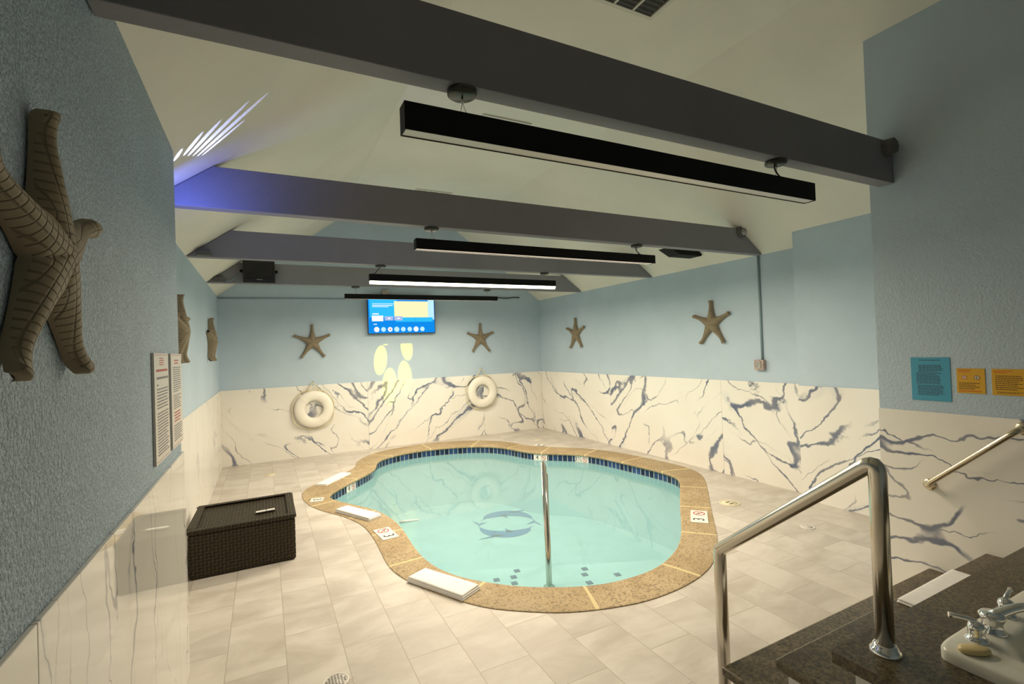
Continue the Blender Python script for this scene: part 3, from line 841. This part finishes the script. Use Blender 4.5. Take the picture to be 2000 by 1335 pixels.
# left wall boards (normal +x ; text runs along +y)
for (y0, w, lab, nl) in ((2.475, .335, 'left one of two white notice boards with red headings on the rough wall', 0), (2.882, .335, 'right one of two white notice boards, next to the wall corner', 1)):
    rows = [(.012, .022, 1, .04, .96, 1), (.04, .12, 4, .34, .66, 1), (.14, .19, 1, .12, .92, 1)] if not nl else [(.012, .022, 1, .04, .96, 1), (.06, .12, 2, .3, .75, 1), (.14, .42, 12, .16, .9, 0), (.62, .74, 4, .2, .8, 1)]
    rows += [(.21, .26, 1, .14, .95, 0), (.28, .31, 1, .14, .3, 0), (.32, .52, 7, .14, .94, 0), (.54, .94, 15, .14, .94, 0)] if not nl else [(.44, .60, 7, .16, .9, 0), (.76, .94, 7, .16, .9, 0)]
    rows += [(.975, .985, 1, .04, .96, 1)]
    notice('mounted_notice_board', (XNL, y0, 1.735), (1, 0, 0), w, .472, M_paperwht, rows, lab, 'white notice boards by the corner', th=.011, inkm=M_inkgrey)
# right wall sheets (normal -x ; text runs along -y)
notice('mounted_notice_sheet', (XNR, 1.655, 1.546), (-1, 0, 0), .205, .277, M_paperblue,
       [(.05, .085, 1, .22, .80, 0), (.17, .34, 6, .2, .84, 0), (.35, .62, 9, .14, .8, 0), (.64, .88, 8, .16, .86, 0)], 'blue notice sheet of small print on the right wall', 'coloured notices on the right wall', th=.003)
notice('mounted_notice_sheet', (XNR, 1.42, 1.479), (-1, 0, 0), .132, .150, M_paperyel,
       [(.04, .17, 2, .06, .56, 2), (.56, .86, 4, .08, .86, 0), (.88, .96, 1, .08, .9, 2)], 'yellow notice with two round symbols, beside the blue sheet', 'coloured notices on the right wall', th=.003, inkm=M_inkyel, syms=((.28, .36, .011, 1, 1), (.72, .36, .013, 0, 0)))
notice('mounted_notice_sheet', (XNR, 1.258, 1.479), (-1, 0, 0), .150, .152, M_paperyel,
       [(.05, .18, 2, .05, .6, 2), (.24, .82, 8, .1, .9, 0), (.86, .95, 2, .14, .95, 0)], 'yellow notice full of text at the right edge of the photo', 'coloured notices on the right wall', th=.003, inkm=M_inkyel)

# ------------------------------------------------------------------ grab bar on the right wall
g0 = Vector((XNR - .02, 1.575, .735)); g1 = Vector((XNR - .02, 1.13, 1.147)); d = Vector((-.075, 0, 0))
t = empty('grab_rail', g0, 'sloping steel grab bar fixed to the marble at right', 'grab bar')
k = (g1 - g0).normalized() * .05
pts = [g0 + d * .05]
for a in (0, .25, .5, .75, 1): pts.append(g0 + d * (.45 + .55 * math.sin(a * PI / 2)) + k * (1 - math.cos(a * PI / 2)))
for a in (1, .75, .5, .25, 0): pts.append(g1 + d * (.45 + .55 * math.sin(a * PI / 2)) - k * (1 - math.cos(a * PI / 2)))
pts.append(g1 + d * .05)
LT(MB().tube(pts, .0165, n=18), g0).build('bar', M_brass, t)
for g in (g0, g1): LT(MB().lathe(g, [(0, .012), (.022, .012), (.034, .008), (.037, 0)], axis=(-1, 0, 0)), g0).build('flange', M_brass, t)

# ------------------------------------------------------------------ steps, deck, hand rail
SX = XNR - .021
t = empty('granite_steps', (1.84, 1.6, 0), 'two dark brown granite steps with white side panels below the deck', 'steps')
O = (1.84, 1.6, 0)
LT(MB().box(1.842, 1.29, .155, SX, 1.60, .195), O).build('tread', M_granite, t, bevel=.008)
LT(MB().box(1.826, 1.00, .350, SX, 1.318, .390), O).build('tread', M_granite, t, bevel=.008)
LT(MB().box(1.885, 1.29, .001, SX, 1.575, .154), O).build('riser', M_white, t)
LT(MB().box(1.870, 1.00, .001, SX, 1.289, .349), O).build('riser', M_white, t)
t = empty('granite_deck', (1.77, 1.06, 0), 'dark brown granite counter deck at the top of the steps, holding the sink', 'deck')
O = (1.77, 1.06, 0)
hx0, hx1, hy0, hy1 = 2.07, 2.80, .34, .80
m = MB(); ZD = .585
xs = [1.766, hx0, hx1, SX]; ys = [-1.2, hy0, hy1, 1.055]
for a in range(3):
    for b in range(3):
        if a == 1 and b == 1: continue
        for z, nz in ((ZD, 1), (ZD - .04, -1)):
            q = [(xs[a], ys[b], z), (xs[a + 1], ys[b], z), (xs[a + 1], ys[b + 1], z), (xs[a], ys[b + 1], z)]
            m.quad(*(q if nz > 0 else q[::-1]))
def ring_side(x0, y0, x1, y1):
    c = [(x0, y0), (x1, y0), (x1, y1), (x0, y1)]
    for i in range(4): m.quad((*c[i], ZD - .04), (*c[(i + 1) % 4], ZD - .04), (*c[(i + 1) % 4], ZD), (*c[i], ZD))
ring_side(xs[0], ys[0], xs[3], ys[3]); ring_side(hx0, hy0, hx1, hy1)
LT(m, O).build('deck_top', M_granite, t, bevel=.006)
m = MB()
m.box(1.812, -1.2, .001, 1.83, .998, ZD - .041); m.box(1.83, .98, .001, SX, .998, ZD - .041)
LT(m, O).build('side_panel', M_white, t, label='white panel below the granite')
O = (1.93, 1.645, 0)
t = empty('stair_handrail', O, 'thick stainless steel handrail beside the granite steps', 'handrail')
ux, uy, ly = 1.922, .955, 1.650
def bend(a, b, c, r, n=7):
    a, b, c = Vector(a), Vector(b), Vector(c); d0 = (a - b).normalized(); d1 = (c - b).normalized()
    p, q = b + d0 * r, b + d1 * r
    return [p * (1 - t) ** 2 + b * 2 * t * (1 - t) + q * t * t for t in (i / (n - 1) for i in range(n))]
LT(MB().tube([(ux, ly, .001)] + bend((ux, ly, .001), (ux, ly, .70), (ux, uy, 1.258), .02) + bend((ux, ly, .70), (ux, uy, 1.258), (ux, uy, ZD), .055) + [(ux, uy, ZD)], .0285, n=28), O).build('rail_tube', M_steel, t, bevel=0)
LT(MB().lathe((ux, uy, ZD), [(.0, .030), (.030, .030), (.036, .026), (.039, .016), (.046, .012), (.048, .001)], n=36), O).build('flange', M_chrome, t)

# ------------------------------------------------------------------ sink
O = (2.03, .86, ZD)
t = empty('sink', O, 'white sink with chrome taps set in the granite deck', 'sink')
m = MB(); n = 72
ocx, ocy, ohx, ohy = 2.435, .575, .405, .285
bcx, bcy, brx, bry = 2.46, .545, .30, .190
def rr(hx, hy, a, p): 
    c, s = math.cos(a), math.sin(a); return (hx * math.copysign(abs(c) ** (2 / p), c), hy * math.copysign(abs(s) ** (2 / p), s))
rg = []
for (cx, cy, hx, hy, p, z) in ((ocx, ocy, ohx, ohy, 14, .0005), (ocx, ocy, ohx, ohy, 14, .030), (ocx, ocy, ohx - .004, ohy - .004, 14, .038), (ocx, ocy, ohx - .014, ohy - .014, 14, .042),
                               (bcx, bcy, brx + .03, bry + .03, 4, .040), (bcx, bcy, brx, bry, 3, .030), (bcx, bcy, brx * .93, bry * .92, 2.8, -.02), (bcx, bcy, brx * .80, bry * .78, 2.5, -.085), (bcx, bcy, brx * .4, bry * .4, 2.2, -.105), (bcx, bcy, .01, .01, 2, -.108)):
    rg.append([(cx + rr(hx, hy, 2 * PI * i / n, p)[0], cy + rr(hx, hy, 2 * PI * i / n, p)[1], ZD + z) for i in range(n)])
for A, B in zip(rg, rg[1:]):
    m.add(A + B, [(i, (i + 1) % n, n + (i + 1) % n, n + i) for i in range(n)], None, 0, True)
LT(m, O).build('basin', M_porcelain, t)
ZR = ZD + .041
def handle(x, y, ang):
    h = MB().lathe((x, y, ZR), [(.034, 0), (.034, .004), (.026, .010), (.023, .014), (.0235, .03), (.025, .044), (.020, .056), (.010, .062), (0, .063)], n=28)
    hb = LT(h, O).build('tap_handle', M_chrome, t)
    dx, dy = math.cos(ang), math.sin(ang)
    l = MB().tube([(x, y, ZR + .058), (x + dx * .02, y + dy * .02, ZR + .068), (x + dx * .05, y + dy * .05, ZR + .072), (x + dx * .075, y + dy * .075, ZR + .073)], [.010, .0075, .0065, .009], n=12)
    LT(l, O).build('lever', M_chrome, hb)
handle(2.19, .800, math.radians(128)); handle(2.47, .812, math.radians(8))
s = MB().lathe((2.30, .795, ZR), [(.040, 0), (.040, .004), (.030, .012), (.028, .03), (.036, .048), (.038, .058), (.030, .066), (0, .068)], n=28)
P = [(2.30 + .16 * (q / 8) * .78, .795 - .16 * (q / 8) * .62, ZR + .050 + .045 * math.sin(PI * .62 * q / 8)) for q in range(9)]
s.tube(P + [(P[-1][0] + .012, P[-1][1] - .008, P[-1][2] - .03)], [.021, .019, .017, .016, .015, .0145, .014, .014, .0135, .012], n=16)
LT(s, O).build('spout', M_chrome, t)
o = MB().lathe((2.09, .772, ZR + .0008), [(0, 0), (.80, 0), (1.0, .006), (.97, .014), (.7, .019), (0, .020)], n=32, sx=.048, sy=.028).build('soap_bar', M_soap)
for v in o.data.vertices:
    x, y = v.co.x - 2.09, v.co.y - .772; a = math.radians(-35); v.co.x = 2.09 + x * math.cos(a) - y * math.sin(a); v.co.y = .772 + x * math.sin(a) + y * math.cos(a)
tag(o, 'oval cream soap bar on the corner of the white sink', 'soap')

# ------------------------------------------------------------------ rattan box and remote
bx0, bx1, by0, by1, bh = -.565, .195, 4.495, 5.24, .375
O = ((bx0 + bx1) / 2, (by0 + by1) / 2, 0)
t = empty('rattan_box', O, 'dark brown woven rattan storage box on the floor by the left wall', 'box')
def uvbox(m):
    for k, f in enumerate(m.f):
        P = [Vector(m.v[i]) for i in f]; nn = (P[1] - P[0]).cross(P[2] - P[1]); a = max(range(3), key=lambda q: abs(nn[q]))
        m.uv[k] = [((p.y, p.z), (p.x, p.z), (p.x, p.y))[a] for p in P]
    return m
LT(uvbox(MB().box(bx0, by0, .004, bx1, by1, bh - .03)), O).build('woven_body', M_wicker, t, bevel=.018, seg=3)
m = MB(); e = .055
for b in ((bx0 - .003, by0 - .003, bx1 + .003, by0 + e), (bx0 - .003, by1 - e, bx1 + .003, by1 + .003), (bx0 - .003, by0 + e, bx0 + e, by1 - e), (bx1 - e, by0 + e, bx1 + .003, by1 - e)):
    m.box(b[0], b[1], bh - .032, b[2], b[3], bh + .004)
LT(uvbox(m), O).build('rim', M_wicker, t, bevel=.01, seg=2)
LT(uvbox(MB().box(bx0 + e, by0 + e, bh - .03, bx1 - e, by1 - e, bh - .012)), O).build('top_panel', M_wicker, t, bevel=.004)
O = (-.027, 4.74, bh - .011)
t = empty('remote_control', O, 'slim remote control with white top on the rattan box', 'remote', rz=.08)
MB().box(-.075, -.02, 0.001, .075, .02, .010).build('remote_base', M_blackplastic, t, bevel=.003)
m = MB(); m.box(-.074, -.019, .0105, .004, .019, .019); m.box(.008, -.019, .0105, .074, .019, .019)
m.build('top_cover', M_markwhite, t, bevel=.004, label='white top cover')

# ------------------------------------------------------------------ towels
def towel(cx, cy, z, L, W, ang, label, layers=3, th=.012, wob=.004, seed=1):
    t = MB(); rnd = random.Random(seed)
    n, k = 20, 10
    for q in range(layers):
        z0 = q * th; ins = .004 * q; l = L / 2 - ins - rnd.random() * .006; w = W / 2 - ins - rnd.random() * .004
        ph = rnd.random() * 6
        def prof(u, v, top):
            x = l * (2 * u - 1); y = w * (2 * v - 1)
            zz = z0 + (th * .98 if top else 0.0006)
            if top and q == layers - 1: zz += wob * math.sin(5 * u + ph) * math.sin(4 * v + ph) * .5
            ed = min(u, 1 - u) * L; ed2 = min(v, 1 - v) * W
            if top: zz -= th * .45 * max(0, 1 - min(ed, ed2) / .012) ** 2
            return (x, y, zz)
        us = [0, .012, .03] + [i / 10 for i in range(1, 10)] + [.97, .988, 1]; vs_ = [0, .03, .08, .3, .5, .7, .92, .97, 1]
        G = [[prof(u, v, True) for v in vs_] for u in us]; B = [[prof(u, v, False) for v in vs_] for u in us]
        a, b = len(us), len(vs_)
        V = [p for r in G for p in r] + [p for r in B for p in r]; o = a * b
        F = [(i * b + j, (i + 1) * b + j, (i + 1) * b + j + 1, i * b + j + 1) for i in range(a - 1) for j in range(b - 1)]
        F += [tuple(o + x for x in f[::-1]) for f in F[:]]
        per = [(i * b, (i + 1) * b) for i in range(a - 1)] + [((a - 1) * b + j, (a - 1) * b + j + 1) for j in range(b - 1)] + [((i + 1) * b + b - 1, i * b + b - 1) for i in range(a - 1)] + [(j + 1, j) for j in range(b - 1)]
        F += [(p0, o + p0, o + p1, p1) for p0, p1 in per]
        t.add(V, F, None, 0, True)
    o = t.build('folded_towel', M_towel)
    o.location = (cx, cy, z); o.rotation_euler = (0, 0, ang)
    return tag(o, label, 'towel', 'white folded towels')
towel(1.105, 3.40, ZC + .001, .55, .20, math.atan2(-.485, .257), 'largest white folded towel, on the near left corner of the pool edge', seed=1)
towel(.835, 5.35, ZC + .001, .58, .17, math.atan2(-.54, .28), 'white folded towel on the pool edge beside the rattan box', seed=2)
towel(.80, 7.02, ZC + .001, .60, .17, math.atan2(.55, .45), 'white folded towel on the far left stretch of the pool edge', layers=2, seed=3)
towel(3.02, 1.20, .391, .59, .20, math.radians(1), 'white folded towel lying on the granite step', layers=2, seed=4)

# ------------------------------------------------------------------ electrical bits
t = empty('mounted_floodlight', (-.03, BY[3] - .001, 2.70), 'square black floodlight mounted on the farthest beam', 'floodlight')
O = (-.03, BY[3] - .001, 2.70)
x0, x1, z0, z1, y0 = -.222, .156, 2.685, 2.985, BY[3] - .13
m = MB(); m.box(x0, y0, z0, x1, BY[3] - .05, z1)
LT(m, O).build('floodlight_body', M_blackplastic, t, bevel=.008)
LT(MB().box(x0 + .03, y0 - .006, z0 + .055, x1 - .03, y0 - .0005, z1 - .03), O).build('glass_front', M_blackglass, t)
m = MB(); m.box(x0 - .022, y0 + .03, 2.83, x0 - .014, BY[3] - .002, 2.86)
m2 = MB(); m2.box(x1 + .014, y0 + .03, 2.83, x1 + .022, BY[3] - .002, 2.86)
m.cyl((x0 - .035, y0 + .045, 2.845), (x0 - .001, y0 + .045, 2.845), .018, n=16); m2.cyl((x1 + .001, y0 + .045, 2.845), (x1 + .035, y0 + .045, 2.845), .018, n=16)
LT(m, O).build('bracket', M_black, t); LT(m2, O).build('bracket', M_black, t)
m = MB().box(-.03 - .035, y0 - .009, z0 + .040, -.03 + .035, y0 - .0005, z0 + .048)
LT(m, O).build('badge', M_galv, t)
o = MB().box(-.551, 5.43, ZE + .002, -.437, 5.504, ZE + .048).build('junction_box', M_greybox, bevel=.004); tag(o, 'grey junction box at the left end of the third beam', 'junction box', 'junction boxes on the beams')
o = MB().box(-.557, 7.26, ZE + .002, -.440, 7.329, ZE + .066).build('junction_box', M_greybox, bevel=.004); tag(o, 'grey junction box at the left end of the farthest beam, by the floodlight', 'junction box', 'junction boxes on the beams')
o = MB().tube([(-.439, 7.315, ZE + .02), (-.36, 7.31, ZE + .025), (-.31, 7.31, ZE + .07), (-.285, 7.31, ZE + .14)], .006, n=8).build('floodlight_cable', M_bluecable); tag(o, 'curved grey cable from junction box up beside the floodlight', 'cable')
m = MB(); m.lathe((3.70, BY[0] - .001, 2.935), [(0, .055), (.045, .055), (.054, .048), (.058, 0)], axis=(0, -1, 0), n=8)
o = m.build('junction_box', M_greybox); tag(o, 'eight sided dark junction box at the right end of the nearest beam', 'junction box', 'junction boxes on the beams')
t = empty('sensor_light', (4.86, BY[1] - .001, 2.925), 'round grey fixture on the right end of the second beam', 'sensor light')
MB().lathe((0, 0, 0), [(0, .03), (.06, .03), (.066, .024), (.066, 0)], axis=(0, -1, 0), n=28).build('fixture_base', M_greybox, t)
MB().lathe((.012, -.031, .0), [(0, .035), (.02, .03), (.034, .018), (.038, 0)], axis=(0, -1, 0), n=24).build('lens', M_galv, t)
m = MB(); m.prism([(4.66, 2.885), (5.26, 2.885), (5.22, 2.80), (4.84, 2.80)], 'y', 4.42, 4.62)
m.v = [(x - .17, y, z - (.0 if z < 2.85 else 0)) for x, y, z in m.v]
o = m.build('mounted_speaker', M_black, bevel=.008); tag(o, 'black wedge shaped speaker under the ceiling slope behind the second beam', 'speaker')
O = (XR, 3.77, 1.40)
t = empty('outlet_box', O, 'bare outlet box at the foot of the conduit on the right wall', 'outlet box')
MB().box(-.055, -.06, -.06, -.0005, .06, .06).build('box', M_pinkbox, t, bevel=.004)
MB().box(-.062, -.03, -.045, -.0555, .03, .045).build('outlet_plate', M_galv, t, bevel=.002)
MB().tube([(-.014, -.02, .0605), (-.014, -.02, 1.285)], .0125, n=12).build('conduit', M_conduit, t, label='thin blue grey vertical pipe')
m = MB().tube([(XL + .01, YB - .011, 2.66), (.5, YB - .011, 2.668), (1.55, YB - .011, 2.672)], .008, n=8)
o = m.build('hanging_cable', M_bluecable); tag(o, 'thin blue grey cable along the top of the back wall, left half', 'cable')
m = MB().tube([(2.95, YB - .014, 2.735), (3.5, YB - .014, 2.75), (4.2, YB - .014, 2.74), (4.45, YB - .014, 2.73), (4.62, YB - .014, 2.75), (4.75, YB - .014, 2.745)], .011, n=8)
o = m.build('hanging_cable', M_cable); tag(o, 'dark cable along the back wall right of the television', 'cable')
t = empty('outlet_box', (1.985, YB, 2.78), 'small reddish outlet box above the television', 'outlet box')
MB().box(-.06, -.07, -.05, .06, -.001, .06).build('box', M_pinkbox, t, bevel=.004)
MB().box(-.045, -.077, -.035, -.012, -.0705, .045).build('outlet_plate', M_galv, t)

# ------------------------------------------------------------------ ceiling vents
def vent(y0, label):
    O = (2.285, y0 + .325, ZF)
    t = empty('ceiling_vent', O, label, 'ceiling vent', 'ceiling vents')
    w, h, f = .275, .325, .03
    m = MB()
    m.box(-w, -h, -.014, w, -h + f, -.001); m.box(-w, h - f, -.014, w, h, -.001); m.box(-w, -h + f, -.014, -w + f, h - f, -.001); m.box(w - f, -h + f, -.014, w, h - f, -.001)
    for x in (-.082, .082): m.box(x - .008, -h + f, -.012, x + .008, h - f, -.001)
    m.build('frame', M_vent, t)
    MB().box(-w + f, -h + f, -.002, w - f, h - f, -.0005).build('dark_duct', M_ventdark, t)
    for xc in (-.165, 0, .165):
        s = MB()
        for k in range(14):
            y = -h + f + .02 + k * (2 * h - 2 * f - .04) / 13
            s.add([(xc - .068, y - .006, -.003), (xc + .068, y - .006, -.003), (xc + .068, y + .006, -.011), (xc - .068, y + .006, -.011)], [(0, 1, 2, 3)])
        s.build('louver_panel', M_greybox, t, fix=False)
    return t
vent(1.96, 'white ceiling vent at the top of the photo, nearest the camera')
vent(4.37, 'white ceiling vent partly hidden by the nearest lamp')
vent(6.78, 'farthest white ceiling vent, showing just above the second beam')

# ------------------------------------------------------------------ floor fittings
def lid(x, y, r, mat, label, cat, slots=0, ringonly=False, group='round floor fittings'):
    t = empty(cat.replace(' ', '_'), (x, y, 0), label, cat, group)
    q = .74 if ringonly else .86
    MB().lathe((0, 0, 0), [(r * q, .001), (r * (q + .01), .005), (r, .004), (r, 0.0005)], n=40).build('rim', mat, t)
    MB().lathe((0, 0, 0), [(0, .0035), (r * q, .0035), (r * q, .0005)], n=40).build('cover', M_floor if ringonly else mat, t)
    if slots:
        m = MB()
        if slots > 2:
            for a in range(-3, 4):
                for b in range(-4, 5):
                    px, py = a * r * .23, b * r * .18
                    if math.hypot(px, py) < r * .76: m.box(px - r * .08, py - r * .035, .0036, px + r * .08, py + r * .035, .0044)
        else:
            for a in (-.25, .25): MB().box(-r * .3, a * r - r * .08, .0036, r * .3, a * r + r * .08, .0045).build('slot', M_draindark, t)
        if slots > 2: m.build('perforations', M_draindark, t)
    return t
lid(4.295, 3.534, .10, M_cream, 'round cream skimmer lid in the floor right of the pool', 'skimmer lid', slots=2)
lid(4.306, 2.719, .058, M_markwhite, 'small floor drain with a thin white ring, beyond the handrail', 'floor drain', ringonly=True)
lid(.287, 2.715, .066, M_markwhite, 'white perforated floor drain at the bottom of the photo', 'floor drain', slots=9)
lid(4.442, 7.80, .06, M_cream, 'small cream floor drain lid near the far right corner', 'floor drain')
lid(.033, 7.885, .075, M_cream, 'small cream floor drain lid near the far left corner', 'floor drain')

# ------------------------------------------------------------------ lights
def gobo(name, loc, target, power, col, rad, pattern, size_deg):
    L = D.lights.new(name, 'SPOT'); L.energy = power; L.color = col; L.shadow_soft_size = rad; L.spot_size = math.radians(size_deg); L.spot_blend = 0.1
    L.use_nodes = True; nt = L.node_tree; nt.nodes.clear()
    out = nt.nodes.new('ShaderNodeOutputLight'); em = nt.nodes.new('ShaderNodeEmission'); nt.links.new(em.outputs[0], out.inputs[0])
    tc = nt.nodes.new('ShaderNodeTexCoord'); sp = nt.nodes.new('ShaderNodeSeparateXYZ'); nt.links.new(tc.outputs['Normal'], sp.inputs[0])
    def M(op, a, b=0.0, c=None):
        x = nt.nodes.new('ShaderNodeMath'); x.operation = op
        for i, v in enumerate((a, b) if c is None else (a, b, c)):
            if hasattr(v, 'is_output'): nt.links.new(v, x.inputs[i])
            else: x.inputs[i].default_value = v
        return x.outputs[0]
    u = M('DIVIDE', sp.outputs[0], sp.outputs[2]); v = M('DIVIDE', sp.outputs[1], sp.outputs[2])
    nt.links.new(pattern(M, u, v), em.inputs[1])
    o = D.objects.new(name, L); COL.objects.link(o); o.location = loc
    o.rotation_euler = (Vector(target) - Vector(loc)).to_track_quat('-Z', 'Y').to_euler()
    return o
def streaks(items):
    def f(M, u, v):
        tot = None
        for (cu, cv, ru, rv) in items:
            e = M('ADD', M('POWER', M('ABSOLUTE', M('DIVIDE', M('SUBTRACT', u, cu), ru)), 2.0), M('POWER', M('ABSOLUTE', M('DIVIDE', M('SUBTRACT', v, cv), rv)), 2.0))
            q = M('LESS_THAN', e, 1.0)
            tot = q if tot is None else M('MAXIMUM', tot, q)
        return tot
    return f
def petals(n, r0, a, b, phase):
    def f(M, u, v):
        r = M('SQRT', M('ADD', M('MULTIPLY', u, u), M('MULTIPLY', v, v))); th = M('ADD', M('ARCTAN2', v, u), phase + 20 * PI)
        q = M('SUBTRACT', M('MODULO', th, 2 * PI / n), PI / n)
        x = M('SUBTRACT', M('MULTIPLY', r, M('COSINE', q)), r0); y = M('MULTIPLY', r, M('SINE', q))
        e = M('ADD', M('POWER', M('ABSOLUTE', M('DIVIDE', x, a)), 2.0), M('POWER', M('ABSOLUTE', M('DIVIDE', y, b)), 2.0))
        return M('LESS_THAN', e, 1.0)
    return f
gobo('yellow_pattern_projector', (2.15, 7.72, 3.9), (2.12, YB, 1.70), 560, (1.0, .95, .0), .003, petals(6, .098, .046, .047, .35), 20)
dr = Vector((.576, -.715, .427)).normalized(); nn = Vector((.597, 0, -.802)); T0 = Vector((-.29, 3.30, 2.955))
S0 = T0 - dr * .60 + nn * .105
bl = gobo('blue_pattern_projector', S0, T0, 210, (.40, .47, 1.0), .0015, streaks([(-.21, .0, .020, .046), (-.135, -.014, .027, .062), (-.05, -.012, .027, .056), (.035, -.002, .027, .044), (.115, .006, .025, .033), (.21, .036, .026, .024), (.29, .056, .020, .014)]), 36)
zz = (S0 - T0).normalized(); xx = dr.cross(nn).normalized(); xx = (xx - zz * xx.dot(zz)).normalized(); yy2 = zz.cross(xx)
bl.rotation_euler = Matrix((xx, yy2, zz)).transposed().to_euler()
L = D.lights.new('blue_wash', 'SPOT'); L.energy = 17; L.color = (.13, .19, 1.0); L.shadow_soft_size = .03; L.spot_size = math.radians(95); L.spot_blend = .9
o = D.objects.new('blue_wash', L); COL.objects.link(o); o.location = (-.52, 3.36, 2.50)
o.rotation_euler = (Vector((-.30, 3.70, 2.72)) - o.location).to_track_quat('-Z', 'Y').to_euler()

w = D.worlds.new('world'); SC.world = w; w.use_nodes = True
w.node_tree.nodes['Background'].inputs[0].default_value = (.5, .55, .6, 1); w.node_tree.nodes['Background'].inputs[1].default_value = .05
# ------------------------------------------------------------------ camera
yaw, pit, rol = .4726, .0132, -.0362
F = Vector((math.sin(yaw) * math.cos(pit), math.cos(yaw) * math.cos(pit), math.sin(pit)))
R = Vector((math.cos(yaw), -math.sin(yaw), 0)); U = R.cross(F)
R2 = R * math.cos(rol) + U * math.sin(rol); U2 = U * math.cos(rol) - R * math.sin(rol)
cam = D.cameras.new('camera'); co = D.objects.new('camera', cam); COL.objects.link(co)
cam.sensor_width = 36; cam.lens = 947.55 / 2000 * 36; cam.clip_start = .02; cam.clip_end = 100
co.matrix_world = Matrix.Translation((0, 0, 1.7)) @ Matrix((R2, U2, -F)).transposed().to_4x4()
SC.camera = co
SC.view_settings.view_transform = 'Standard'; SC.view_settings.look = 'None'; SC.view_settings.gamma = 1.0
SC.view_settings.use_curve_mapping = False
SC.view_settings.exposure = 0.13
